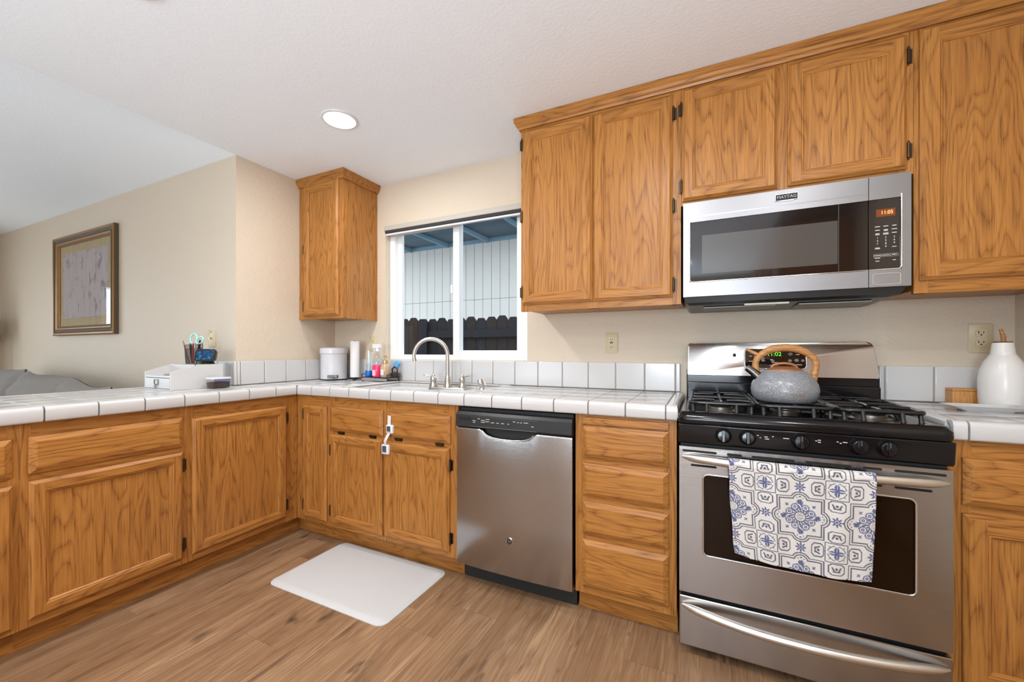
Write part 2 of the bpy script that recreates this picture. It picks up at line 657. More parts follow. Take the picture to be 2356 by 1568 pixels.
def thing(name, label, cat, loc=(0, 0, 0), rz=0.0, group=None):
    o = bpy.data.objects.new(name, None)
    o.empty_display_size = 0.1
    COL.objects.link(o)
    o.location = loc
    o.rotation_euler = (0, 0, rz)
    return tag(o, label, cat, group)


def struct(o, label=None):
    o['kind'] = 'structure'
    if label:
        o['label'] = label
    return o


def rrect(w, h, r, n=5):
    """rounded rectangle ring centred at 0 in 2D"""
    out = []
    for cx, cz, a0 in ((w / 2 - r, h / 2 - r, 0), (-w / 2 + r, h / 2 - r, 90), (-w / 2 + r, -h / 2 + r, 180), (w / 2 - r, -h / 2 + r, 270)):
        for k in range(n + 1):
            a = math.radians(a0 + 90 * k / n)
            out.append((cx + r * math.cos(a), cz + r * math.sin(a)))
    return out


def text_mesh(name, s, size, mat, parent, loc, rot=(math.pi / 2, 0, 0), extrude=0.0003, align='CENTER', sx=1.0):
    cu = bpy.data.curves.new(name, 'FONT')
    cu.body = s
    cu.size = size
    cu.extrude = extrude
    cu.align_x = align
    cu.align_y = 'CENTER'
    cu.resolution_u = 3
    ob = bpy.data.objects.new(name + '_src', cu)
    COL.objects.link(ob)
    dg = bpy.context.evaluated_depsgraph_get()
    dg.update()
    me = bpy.data.meshes.new_from_object(ob.evaluated_get(dg))
    bpy.data.objects.remove(ob)
    me.name = name
    me.materials.clear()
    me.materials.append(mat)
    o = bpy.data.objects.new(name, me)
    COL.objects.link(o)
    o.parent = parent
    o.location = loc
    o.rotation_euler = rot
    o.scale = (sx, 1, 1)
    return o


# ------------------------------------------------------------------ structure
YW = 2.30            # back wall
XL = -2.65           # return wall (faces +x)
YP = 1.546           # living room wall with the picture (faces -y)
XR = 1.112           # right wall
XE = -6.75           # far end wall of the living room
YB = -3.5            # wall behind the camera
WX0, WX1, WZ0, WZ1 = -2.13, -0.988, 1.0855, 2.066   # kitchen window opening

b = MB()
b.box(XE - 0.15, XR + 0.15, YB - 0.15, YW + 0.15, -0.10, 0.0)
struct(b.build('floor', FLOOR), 'wood-look vinyl plank floor')

b = MB()
b.box(XL - 0.15, WX0, YW, YW + 0.15, 0, 2.6)
b.box(WX1, XR + 0.15, YW, YW + 0.15, 0, 2.6)
b.box(WX0, WX1, YW, YW + 0.15, 0, WZ0)
b.box(WX0, WX1, YW, YW + 0.15, WZ1, 2.6)
struct(b.build('wall_back', WALL), 'beige kitchen wall with the window')
b = MB()
b.box(XL - 0.15, XL, YP + 0.15, YW, 0, CEIL + 0.02)
struct(b.build('wall_return', WALL), 'beige return wall beside the small corner cabinet')
b = MB()
b.box(XE - 0.15, XL, YP, YP + 0.15, 0, CEIL + 0.02)
struct(b.build('wall_living', WALL), 'beige living room wall with the framed picture')
b = MB()
b.box(XR, XR + 0.15, YB - 0.15, YW, 0, CEIL + 0.02)
struct(b.build('wall_right', WALL), 'beige wall right of the cooker')
# end wall with patio door opening y -1.55..0.72, z 0.02..2.02
b = MB()
b.box(XE - 0.15, XE, 0.72, YP, 0, 4.0)
b.box(XE - 0.15, XE, YB - 0.15, -1.55, 0, 4.0)
b.box(XE - 0.15, XE, -1.55, 0.72, 2.02, 4.0)
struct(b.build('wall_left', WALL), 'beige end wall of the living room')
# rear wall with dining window x -0.9..0.5, z 0.35..2.1 and a glazed door x -3.62..-2.46
b = MB()
b.box(XE, -3.62, YB - 0.15, YB, 0, 4.0)
b.box(-2.46, -0.9, YB - 0.15, YB, 0, 4.0)
b.box(0.5, XR, YB - 0.15, YB, 0, 4.0)
b.box(-0.9, 0.5, YB - 0.15, YB, 0, 0.35)
b.box(-0.9, 0.5, YB - 0.15, YB, 2.1, 4.0)
b.box(-3.62, -2.46, YB - 0.15, YB, 2.1, 4.0)
struct(b.build('wall_rear', WALL), 'beige wall behind the viewer')
b = MB()
b.box(XL, XR + 0.15, YB - 0.15, YW + 0.15, CEIL, CEIL + 0.12)
struct(b.build('ceiling', CEILM), 'flat white kitchen ceiling')
# vaulted living room ceiling, rising from the picture wall towards -y, and the gable above the kitchen edge
SL = 0.24
zt = CEIL + SL * (YP - YB + 0.15)
b = MB()
vs = [(XE - 0.15, YP + 0.002, CEIL), (XL, YP + 0.002, CEIL), (XL, YB - 0.15, zt), (XE - 0.15, YB - 0.15, zt)]
b.add(vs + [(x, y, z + 0.12) for x, y, z in vs], [(0, 1, 2, 3), (7, 6, 5, 4), (0, 4, 5, 1), (1, 5, 6, 2), (2, 6, 7, 3), (3, 7, 4, 0)])
struct(b.build('ceiling_vault', CEILM), 'sloped white living room ceiling')
b = MB()
b.add([(XL, YP, CEIL + 0.02), (XL, YB - 0.15, CEIL + 0.02), (XL, YB - 0.15, zt + 0.1), (XL, YP, CEIL + 0.1),
       (XL + 0.1, YP, CEIL + 0.02), (XL + 0.1, YB - 0.15, CEIL + 0.02), (XL + 0.1, YB - 0.15, zt + 0.1), (XL + 0.1, YP, CEIL + 0.1)],
      [(0, 1, 2, 3), (7, 6, 5, 4), (0, 4, 5, 1), (1, 5, 6, 2), (2, 6, 7, 3), (3, 7, 4, 0)])
struct(b.build('wall_gable', CEILM), 'white drop between the two ceilings')

# ---- kitchen window (frame, sashes, panes)
win = bpy.data.objects.new('window_1', None)
COL.objects.link(win)
struct(win, 'white vinyl sliding window over the sink')
win.location = (0, 2.35, 0)
b = MB()
x0, x1, z0, z1 = WX0, WX1, WZ0, WZ1
b.box(x0, x0 + 0.045, 0, 0.07, z0, z1)
b.box(x1 - 0.045, x1, 0, 0.07, z0, z1)
b.box(x0 + 0.045, x1 - 0.045, 0, 0.07, z0, z0 + 0.022)
b.box(x0 + 0.045, x1 - 0.045, 0, 0.07, z1 - 0.030, z1)
b.build('window_frame', WVINYL, win, bevel=0.003)


def sash(xa, xb, za, zb, ya, st, bot):
    b = MB()
    b.box(xa, xa + st, ya, ya + 0.03, za, zb)
    b.box(xb - st, xb, ya, ya + 0.03, za, zb)
    b.box(xa + st, xb - st, ya, ya + 0.03, za, za + bot)
    b.box(xa + st, xb - st, ya, ya + 0.03, zb - 0.014, zb)
    o = b.build('sash', WVINYL, win, bevel=0.0025)
    p = MB()
    p.box(xa + st, xb - st, ya + 0.013, ya + 0.017, za + bot, zb - 0.014)
    p.build('pane', PANE, o)
    return o


s1 = sash(-2.085, -1.525, z0 + 0.022, z1 - 0.030, 0.034, 0.036, 0.014)
s2 = sash(-1.570, -1.033, z0 + 0.022, z1 - 0.030, 0.002, 0.050, 0.045)
b = MB()
b.box(-1.584, -1.568, -0.012, 0.004, 1.545, 1.605)
b.build('latch', WVINYL, s2, bevel=0.004)
# blind cassette above
bl = thing('roller_blind', 'grey roller blind pulled up in its casing above the kitchen window', 'blind', (0, 2.315, 2.0))
b = MB()
b.box(WX0 + 0.002, WX1 - 0.002, -0.035, 0.03, 0.030, 0.065)
b.build('casing', plain('taupe_blind_fascia', (0.47, 0.44, 0.39), 0.5), bl, bevel=0.004)
b = MB()
b.tube([(WX0 + 0.01, -0.018, 0.021), (WX1 - 0.01, -0.018, 0.021)], 0.0125, 12)
b.build('rolled_fabric', plain('charcoal_blind_fabric', (0.035, 0.037, 0.042), 0.8), bl, smooth=True)
b = MB()
b.box(WX0 + 0.01, WX1 - 0.01, -0.026, -0.008, -0.004, 0.009)
b.build('bottom_rail', WPLAST, bl, bevel=0.003)

# ---- patio door in the end wall, dining window behind the viewer (seen only in reflections)
pd = bpy.data.objects.new('door_1', None)
COL.objects.link(pd)
struct(pd, 'white sliding patio door at the living room end')
pd.location = (XE - 0.08, 0, 0)
b = MB()
for y in (-1.55, -0.45, 0.66):
    b.box(-0.03, 0.03, y, y + 0.06, 0, 2.02)
b.box(-0.03, 0.03, -1.55, 0.72, 1.95, 2.02)
b.box(-0.03, 0.03, -1.55, 0.72, 0.0, 0.07)
b.build('door_frame', WVINYL, pd, bevel=0.003)
b = MB()
b.box(-0.005, 0.0, -1.5, 0.70, 0.06, 1.96)
b.build('pane', PANE, pd)
w2 = bpy.data.objects.new('window_2', None)
COL.objects.link(w2)
struct(w2, 'white dining window behind the viewer')
w2.location = (0, YB - 0.08, 0)
b = MB()
for x in (-0.9, -0.23, 0.44):
    b.box(x, x + 0.06, -0.03, 0.03, 0.35, 2.1)
b.box(-0.9, 0.5, -0.03, 0.03, 0.35, 0.41)
b.box(-0.9, 0.5, -0.03, 0.03, 2.04, 2.1)
b.build('window_frame', WVINYL, w2, bevel=0.003)
b = MB()
b.box(-0.85, 0.45, -0.003, 0.003, 0.4, 2.05)
b.build('pane', PANE, w2)
d2 = bpy.data.objects.new('door_2', None)
COL.objects.link(d2)
struct(d2, 'glazed garden door behind the viewer')
d2.location = (0, YB - 0.08, 0)
b = MB()
for xa, xb_ in ((-3.62, -3.52), (-3.34, -3.20), (-3.02, -2.72), (-2.60, -2.46)):
    b.box(xa, xb_, -0.03, 0.03, 0.0, 2.1)
b.box(-3.62, -2.46, -0.03, 0.03, 0.0, 0.12)
b.box(-3.62, -2.46, -0.03, 0.03, 1.98, 2.1)
b.build('door_leaf', plain('brown_door_paint', (0.16, 0.12, 0.09), 0.5), d2, bevel=0.003)
b = MB()
b.box(-3.55, -2.5, -0.003, 0.003, 0.1, 2.0)
b.build('pane', PANE, d2)

# ---- ceiling lamps
for i, (x, y) in enumerate(LAMP_POS):
    lab = ['lit recessed ceiling light above the sink corner',
           'lit recessed ceiling light nearer the viewer, above the peninsula end'][i] if i < 2 else 'unseen lit recessed ceiling light behind the top edge of the view'
    t = thing('recessed_light', lab, 'ceiling light', (x, y, CEIL), 0, 'recessed kitchen ceiling lights')
    b = MB()
    b.lathe([(0.078, -0.001), (0.093, -0.001), (0.091, -0.006), (0.080, -0.008), (0.078, -0.004)], n=40, caps=False)
    b.build('trim_ring', WPLAST, t, smooth=True)
    b = MB()
    b.lathe([(0.079, -0.0015), (0.079, -0.0045)], n=40)
    b.build('lens', LAMPE, t)
    area('lamp_light', (x, y, CEIL - 0.012), (0, 0, 0), 0.15, 0.15, LAMP_W, LAMP_COL, 'DISK')


# ------------------------------------------------------------------ cabinet parts (local: x right, -y towards the viewer, z up)
def make_door(parent, x0, x1, z0, z1, hinges=(), hside='r', y=0.0, st=0.058):
    """framed oak door with recessed flat panel"""
    w, h = x1 - x0, z1 - z0
    L = [(0.0, 0.0), (0.0, -0.009), (0.004, -0.012), (0.0115, -0.0195)]
    Lin = [(st - 0.016, -0.0195), (st - 0.012, -0.0165), (st - 0.008, -0.0165), (st - 0.003, -0.011), (st, -0.011), (st, -0.008)]
    b = MB()

    def ring(i, d):
        return [(x0 + i, y + d, z0 + i), (x1 - i, y + d, z0 + i), (x1 - i, y + d, z1 - i), (x0 + i, y + d, z1 - i)]

    def skin(A, B):
        for k in range(4):
            b.quad(A[k], A[(k + 1) % 4], B[(k + 1) % 4], B[k], 1 if k in (0, 2) else 0)
    R = [ring(*p) for p in L]
    for A, B in zip(R, R[1:]):
        skin(A, B)
    R2 = [ring(*p) for p in Lin]
    for A, B in zip(R2, R2[1:]):
        skin(A, B)
    a, c = L[-1][0], Lin[0][0]
    d = y - 0.0195
    b.quad((x0 + a, d, z0 + a), (x0 + c, d, z0 + a), (x0 + c, d, z1 - a), (x0 + a, d, z1 - a), 0)
    b.quad((x1 - c, d, z0 + a), (x1 - a, d, z0 + a), (x1 - a, d, z1 - a), (x1 - c, d, z1 - a), 0)
    b.quad((x0 + c, d, z0 + a), (x1 - c, d, z0 + a), (x1 - c, d, z0 + c), (x0 + c, d, z0 + c), 1)
    b.quad((x0 + c, d, z1 - c), (x1 - c, d, z1 - c), (x1 - c, d, z1 - a), (x0 + c, d, z1 - a), 1)
    b.quad(*ring(0, 0))
    o = b.build('door', OAKS, parent)
    p = MB()
    i = st - 0.001
    p.box(x0 + i, x1 - i, y - 0.0085, y - 0.003, z0 + i, z1 - i)
    p.build('door_panel', [OAKZ], o)
    for hz in hinges:
        make_hinge(o, x1 + 0.004 if hside == 'r' else x0 - 0.004, hz, 1 if hside == 'r' else -1, y)
    return o


def make_hinge(parent, x, z, sgn, y=0.0):
    q = MB()
    q.tube([(x, y - 0.010, z - 0.027), (x, y - 0.010, z + 0.027)], 0.0052, 8)
    q.lathe([(0.0015, 0), (0.0035, 0.004), (0.0015, 0.008)], x, y - 0.010, 8, z=z + 0.027)
    q.lathe([(0.0015, 0), (0.0035, 0.004), (0.0015, 0.008)], x, y - 0.010, 8, z=z - 0.035)
    xa, xb = sorted((x, x + sgn * 0.013))
    q.box(xa, xb, y - 0.003, y, z - 0.026, z + 0.026)
    q.build('hinge', BRONZE, parent, smooth=True)


def make_drawer(parent, x0, x1, z0, z1, y=0.0, name='drawer', hinge_x=()):
    b = MB()
    L = [(0.0, 0.0), (0.0, -0.008), (0.003, -0.010), (0.019, -0.019), (0.021, -0.0195)]

    def ring(i, d):
        return [(x0 + i, y + d, z0 + i), (x1 - i, y + d, z0 + i), (x1 - i, y + d, z1 - i), (x0 + i, y + d, z1 - i)]
    b.loops([ring(*p) for p in L])
    o = b.build(name, [OAKX], parent)
    for hx in hinge_x:
        q = MB()
        q.tube([(hx - 0.022, y - 0.009, z0 - 0.006), (hx + 0.022, y - 0.009, z0 - 0.006)], 0.0045, 8)
        q.box(hx - 0.024, hx + 0.024, y - 0.003, y, z0 - 0.018, z0 - 0.003)
        q.build('hinge', BRONZE, o, smooth=True)
    return o


def base_cabinet(name, label, loc, rz, w, stiles, rails, group='oak base cabinets', depth=0.56, toe=True, ztop=0.884, t0=0.0, t1=0.0, ctop=0.884):
    """stiles: x ranges, rails: z ranges of the face frame"""
    t = thing(name, label, 'cabinet', loc, rz, group)
    b = MB()
    b.box(0.0, w, 0.02, depth, 0.10, ctop)
    b.build('carcass', [OAKZ], t)
    b = MB()
    for a, c in stiles:
        b.box(a, c, 0.0, 0.022, 0.10, ztop, 0)
    for a, c in rails:
        b.box(0.001, w - 0.001, 0.0006, 0.021, a, c, 1)
    b.build('face_frame', OAKS, t, bevel=0.001, seg=1)
    if toe:
        b = MB()
        b.box(-t0, w + t1, 0.062, 0.08, 0.0, 0.10)
        b.build('toe_kick', [OAKX], t)
    return t


YF = 1.72
XF = -2.315
# narrow corner cabinet, x -2.315 .. -2.025
X0 = -2.315
t = base_cabinet('base_cabinet', 'narrow oak corner base cabinet with one slim full-height door', (X0, YF, 0), 0, 0.288,
                 [(0.0, 0.085), (0.262, 0.288)], [(0.10, 0.145), (0.80, 0.884)], t0=0.061)
make_door(t, -2.244 - X0, -2.042 - X0, 0.124, 0.815, (0.76, 0.20), 'l')
# sink base, x -2.025 .. -1.117
X0 = -2.027
t = base_cabinet('base_cabinet', 'wide oak sink base cabinet with two doors below two false drawer fronts', (X0, YF, 0), 0, 0.910,
                 [(0.0, 0.045), (0.40, 0.49), (0.845, 0.910)], [(0.10, 0.145), (0.63, 0.71), (0.80, 0.884)], ctop=0.71)
make_drawer(t, -2.009 - X0, -1.602 - X0, 0.676, 0.818, hinge_x=(0.10, 0.345), name='false_drawer_front')
make_drawer(t, -1.560 - X0, -1.158 - X0, 0.678, 0.818, hinge_x=(0.53, 0.80), name='false_drawer_front')
make_door(t, -2.009 - X0, -1.606 - X0, 0.124, 0.657, (0.56, 0.20), 'l')
make_door(t, -1.592 - X0, -1.163 - X0, 0.127, 0.655, (0.57, 0.20), 'r')
# drawer base, x -.509 .. -.100
X0 = -0.509
t = base_cabinet('base_cabinet', 'oak base cabinet with a stack of four drawers between dishwasher and cooker', (X0, YF, 0), 0, 0.412,
                 [(0.0, 0.05), (0.362, 0.412)], [(0.10, 0.135), (0.33, 0.37), (0.49, 0.53), (0.66, 0.70), (0.82, 0.884)])
make_drawer(t, -0.475 - X0, -0.126 - X0, 0.690, 0.827)
make_drawer(t, -0.475 - X0, -0.126 - X0, 0.524, 0.666)
make_drawer(t, -0.475 - X0, -0.126 - X0, 0.361, 0.502)
make_drawer(t, -0.476 - X0, -0.126 - X0, 0.134, 0.338)
b = MB()
b.box(-0.475 - X0, -0.126 - X0, -0.012, 0.0, 0.835, 0.863)
b.build('filler_strip', [OAKX], t, bevel=0.002)
# right base, x .684 .. 1.108
X0 = 0.684
t = base_cabinet('base_cabinet', 'oak base cabinet right of the cooker with one drawer over a door', (X0, YF, 0), 0, 0.426,
                 [(0.0, 0.055), (0.38, 0.426)], [(0.10, 0.145), (0.62, 0.70), (0.80, 0.884)])
make_drawer(t, 0.716 - X0, 1.085 - X0, 0.678, 0.822)
make_door(t, 0.716 - X0, 1.085 - X0, 0.124, 0.652, (0.56, 0.20), 'r', st=0.066)
# peninsula (local x = world y)
R90 = math.pi / 2
PEN = 'oak peninsula base cabinets'
Y0 = 1.117
t = base_cabinet('base_cabinet', 'oak peninsula cabinet nearest the inner corner with one wide full-height door', (XF, Y0, 0), R90, 0.603,
                 [(0.0, 0.03), (0.515, 0.603)], [(0.10, 0.145), (0.795, 0.884)], PEN, t1=0.061)
make_door(t, 1.137 - Y0, 1.641 - Y0, 0.134, 0.812, (0.74, 0.21), 'r')
Y0 = 0.575
t = base_cabinet('base_cabinet', 'oak peninsula cabinet with a wide drawer over a wide door, middle of the run', (XF, Y0, 0), R90, 0.5418,
                 [(0.0, 0.03), (0.515, 0.5418)], [(0.10, 0.145), (0.64, 0.70), (0.80, 0.884)], PEN)
make_drawer(t, 0.596 - Y0, 1.097 - Y0, 0.681, 0.823)
make_door(t, 0.596 - Y0, 1.097 - Y0, 0.131, 0.654, (0.59, 0.20), 'r')
Y0 = -0.02
t = base_cabinet('base_cabinet', 'oak peninsula cabinet cut by the left edge of the photo', (XF, Y0, 0), R90, 0.5948,
                 [(0.0, 0.03), (0.565, 0.5948)], [(0.10, 0.145), (0.64, 0.70), (0.80, 0.884)], PEN)
make_drawer(t, 0.02, 0.555 - Y0, 0.679, 0.822)
make_door(t, 0.02, 0.557 - Y0, 0.120, 0.650, (), 'r')
# back panel of the peninsula (living room side)
b = MB()
b.box(-2.93, -2.878, -0.02, YP - 0.002, 0.0, 0.884)
tag(b.build('peninsula_back_panel', [WALL]), 'beige half wall carrying the living room side of the peninsula', 'half wall')


# ---- upper cabinets
def upper_cabinet(label, X0, w, z0, z1, stiles, depth=0.335, y=1.965, group='oak wall cabinets'):
    t = thing('wall_cabinet', label, 'cabinet', (X0, y, z0), 0, group)
    h = z1 - z0
    b = MB()
    b.box(0, w, 0.02, depth, 0.012, h)
    b.build('carcass', [OAKZ], t)
    b = MB()
    for a, c in stiles:
        b.box(a, c, 0, 0.021, 0, h, 0)
    b.box(0.001, w - 0.001, 0.0006, 0.021, 0, 0.05, 1)
    b.box(0.001, w - 0.001, 0.0006, 0.021, h - 0.085, h, 1)
    b.build('face_frame', OAKS, t, bevel=0.001, seg=1)
    return t


UB, UT = 1.358, 2.372
X0 = -0.880
t = upper_cabinet('tall oak wall cabinet with two doors right of the window', X0, 0.787, UB, UT, [(0, 0.04), (0.36, 0.42), (0.74, 0.787)])
make_door(t, -0.868 - X0, -0.4925 - X0, 1.393 - UB, 2.307 - UB, (0.88, 0.50, 0.10), 'l')
make_door(t, -0.4895 - X0, -0.128 - X0, 1.393 - UB, 2.303 - UB, (0.86, 0.445, 0.09), 'r')
X0 = -0.0925
BZ = 1.797
t = upper_cabinet('short oak wall cabinet with two doors above the microwave', X0, 0.784, BZ, UT, [(0, 0.03), (0.345, 0.41), (0.75, 0.784)])
make_door(t, -0.088 - X0, 0.270 - X0, 1.815 - BZ, 2.311 - BZ, (0.43, 0.085), 'l')
make_door(t, 0.306 - X0, 0.671 - X0, 1.816 - BZ, 2.306 - BZ, (0.43, 0.085), 'r')
X0 = 0.692
t = upper_cabinet('tall oak wall cabinet cut by the right edge of the photo', X0, 0.416, UB, UT, [(0, 0.04), (0.38, 0.416)])
make_door(t, 0.7055 - X0, 1.09 - X0, 1.405 - UB, 2.312 - UB, (0.82, 0.10), 'r', st=0.066)
# corner cabinet on the return wall
X0 = -2.648
t = upper_cabinet('small oak corner wall cabinet with one narrow door left of the window', X0, 0.435, 1.372, UT, [(0, 0.07), (0.395, 0.435)], 0.313, 1.985)
make_door(t, -2.590 - X0, -2.246 - X0, 1.395 - 1.372, 2.325 - 1.372, (0.50, 0.09), 'l')
b = MB()
b.box(0.4352, 0.4402, 0.03, 0.3145, 0.0, 1.0)
b.build('side_panel', [OAKZ], t, bevel=0.001)

# crown mouldings
CP = [(0.0, 0.0), (-0.010, 0.0), (-0.014, 0.010), (-0.021, 0.016), (-0.024, 0.028), (-0.030, 0.034), (-0.031, 0.056), (0.0, 0.056)]


def crown(label, path, y_in, z0=CEIL - 0.0575):
    """path: points; the outward side is given by normals y_in per point"""
    b = MB()
    rings = []
    for (px, py), (nx, ny) in zip(path, y_in):
        rings.append([(px - nx * a, py - ny * a, z0 + z) for a, z in CP])
    b.loops(rings)
    return tag(b.build('crown_moulding', [OAKX], bevel=0), label, 'crown moulding', 'oak crown mouldings')


crown('long stepped oak crown moulding over the cabinets right of the window', [(-0.880, 2.299), (-0.880, 1.965), (1.110, 1.965)],
      [(-1, 0), (-1, -1), (0, -1)])
crown('short oak crown moulding wrapping the small corner cabinet', [(-2.648, 1.985), (-2.207, 1.985), (-2.207, 2.299)],
      [(0, -1), (1, -1), (1, 0)])

# ------------------------------------------------------------------ tiled counters
ZT = 0.934
G = 0.003
SX0, SX1, SY0, SY1 = -1.935, -1.115, 1.772, 2.238   # sink opening


def cells(xs, ys, cut=None):
    out = []
    for xa, xb in zip(xs, xs[1:]):
        for ya, yb in zip(ys, ys[1:]):
            r = (xa + G / 2, xb - G / 2, ya + G / 2, yb - G / 2)
            if not cut or r[1] <= cut[0] or r[0] >= cut[1] or r[3] <= cut[2] or r[2] >= cut[3]:
                out.append(r)
                continue
            c = cut
            if r[0] < c[0]:
                out.append((r[0], c[0], r[2], r[3]))
            if r[1] > c[1]:
                out.append((c[1], r[1], r[2], r[3]))
            m0, m1 = max(r[0], c[0]), min(r[1], c[1])
            if r[2] < c[2]:
                out.append((m0, m1, r[2], c[2]))
            if r[3] > c[3]:
                out.append((m0, m1, c[3], r[3]))
    return [r for r in out if r[1] - r[0] > 0.006 and r[3] - r[2] > 0.006]


def tilebox(b, r, z0, z1, c=0.0018):
    x0, x1, y0, y1 = r
    f = lambda i, z: [(x0 + i, y0 + i, z), (x1 - i, y0 + i, z), (x1 - i, y1 - i, z), (x0 + i, y1 - i, z)]
    b.loops([f(0, z0), f(0, z1 - c), f(c * 0.4, z1 - c * 0.3), f(c * 1.3, z1)])


def trimprof(lo=0.877):
    return [(-0.040, ZT - 0.006), (-0.040, ZT - 0.001), (-0.034, ZT + 0.0015), (-0.014, ZT + 0.002), (-0.006, ZT - 0.001), (-0.0015, ZT - 0.007),
            (0.0, ZT - 0.015), (0.0, lo + 0.007), (-0.003, lo + 0.0015), (-0.008, lo), (-0.014, lo), (-0.014, ZT - 0.020), (-0.026, ZT - 0.006)]


def trim_run(b, joints, fn, lo=0.877):
    for a, c in zip(joints, joints[1:]):
        a, c = min(a, c), max(a, c)
        b.extr(trimprof(lo), a + 0.0028, c - 0.0028, fn)


YE, XC = 1.695, -2.285           # counter front edge (back run), counter edge of the peninsula
ct = thing('tiled_countertop', 'L-shaped white tiled countertop of the peninsula and sink run', 'countertop', (-2.3, 1.7, 0.877))
off = Vector((-2.3, 1.7, 0.877))


def shift(b):
    b.v = [(x - off.x, y - off.y, z - off.z) for x, y, z in b.v]
    return b


jx = [-2.155 + 0.1553 * k for k in range(14)]       # back run joints
jy = [1.561 - 0.155 * k for k in range(12)]         # peninsula joints
b = MB()
# slab under the tiles (grout coloured)
for r in ((-3.0, XC - 0.012, -0.15, YP - 0.001), (XL + 0.001, XC - 0.013, YP - 0.001, 2.299), (XC - 0.012, SX0 - 0.004, YE + 0.012, 2.299), (SX1 + 0.004, -0.098, YE + 0.012, 2.299),
          (SX0 - 0.004, SX1 + 0.004, YE + 0.012, SY0 - 0.004), (SX0 - 0.004, SX1 + 0.004, SY1 + 0.004, 2.299)):
    b.box(r[0], r[1], r[2], r[3], 0.8852, ZT - 0.0025)
shift(b).build('grout_bed', GROUT, ct)
b = MB()
rows = [YE + 0.0415, 1.891, 2.046, 2.201, 2.282]
for r in cells([XC - 0.042] + jx + [-0.135], rows, (SX0 - 0.034, SX1 + 0.034, SY0 - 0.034 + 0.03, SY1 + 0.034)):
    tilebox(b, r, ZT - 0.006, ZT)
for r in cells([XC - 0.042 - 0.155 * k for k in (2.3, 2, 1, 0)][:], [YP + 0.002] + [1.716, 1.871, 2.026, 2.181, 2.282]):
    tilebox(b, r, ZT - 0.006, ZT)
pxs = [-2.972] + [XC - 0.042 - 0.155 * k for k in (4, 3, 2, 1, 0)]
for r in cells(pxs, sorted(jy) + [YP + 0.0005] if jy[0] < YP else sorted([YP + 0.0005] + jy[1:])):
    tilebox(b, r, ZT - 0.006, ZT)
shift(b).build('tile_top', WHITE_TILE, ct, smooth=True)
b = MB()
trim_run(b, [XC] + jx + [-0.092], lambda a, z, s: (s, YE - a, z))
trim_run(b, [YE] + jy, lambda a, z, s: (XC + a, s, z))
trim_run(b, [YE] + [YE + 0.155 * k for k in (1, 2, 3)] + [2.282], lambda a, z, s: (-0.092 + a, s, z), 0.8845)
shift(b).build('edge_trim', WHITE_TILE, ct, smooth=True)
b = MB()
trim_run(b, [YP - 0.002] + jy[1:], lambda a, z, s: (-3.012 - a, s, z))
shift(b).build('edge_trim', WHITE_TILE, ct, smooth=True)
# quarter-round trim tiles around the sink
b = MB()
QP = [(0.0, ZT - 0.006), (0.0, ZT), (0.004, ZT + 0.003), (0.014, ZT + 0.003), (0.024, ZT - 0.002), (0.030, ZT - 0.012), (0.031, ZT - 0.030), (0.024, ZT - 0.030), (0.018, ZT - 0.010)]


def qrun(j, fn):
    for a, c in zip(j, j[1:]):
        b.extr(QP, a + G / 2, c - G / 2, fn)


qx = [SX0 - 0.03, -1.78, -1.625, -1.47, -1.315, -1.16, SX1 + 0.03]
qrun(qx, lambda a, z, s: (s, SY1 + 0.034 - a, z))
qy = [SY0 - 0.004, 1.891, 2.046, 2.201, SY1 + 0.006]
qrun(qy, lambda a, z, s: (SX0 - 0.034 + a, s, z))
qrun(qy, lambda a, z, s: (SX1 + 0.034 - a, s, z))
shift(b).build('sink_trim', WHITE_TILE, ct, smooth=True)

# right counter
off = Vector((0.9, 1.95, 0.877))
ct2 = thing('tiled_countertop', 'short white tiled countertop between cooker and right wall', 'countertop', tuple(off))
b = MB()
b.box(0.698, XR - 0.001, YE + 0.012, 2.299, 0.8852, ZT - 0.0025)
shift(b).build('grout_bed', GROUT, ct2)
b = MB()
for r in cells([0.727, 0.879, 1.034, 1.094], rows):
    tilebox(b, r, ZT - 0.006, ZT)
shift(b).build('tile_top', WHITE_TILE, ct2, smooth=True)
b = MB()
trim_run(b, [0.686, 0.7235, 0.879, 1.034, XR - 0.001], lambda a, z, s: (s, YE - a, z))
trim_run(b, [YE + 0.04] + [YE + 0.04 + 0.15 * k for k in (1, 2, 3)] + [2.282], lambda a, z, s: (0.686 - a, s, z), 0.8845)
shift(b).build('edge_trim', WHITE_TILE, ct2, smooth=True)


# backsplashes
def splash(label, boxes, bed, base):
    t = thing('backsplash', label, 'backsplash', base)
    b = MB()
    for q in bed:
        b.box(*[v - base[i // 2] for i, v in enumerate(q)])
    b.build('grout_bed', GROUT, t)
    b = MB()
    for q in boxes:
        b.box(*[v - base[i // 2] for i, v in enumerate(q)])
    b.build('tiles', WHITE_TILE, t, bevel=0.0045, seg=3, smooth=True)
    return t


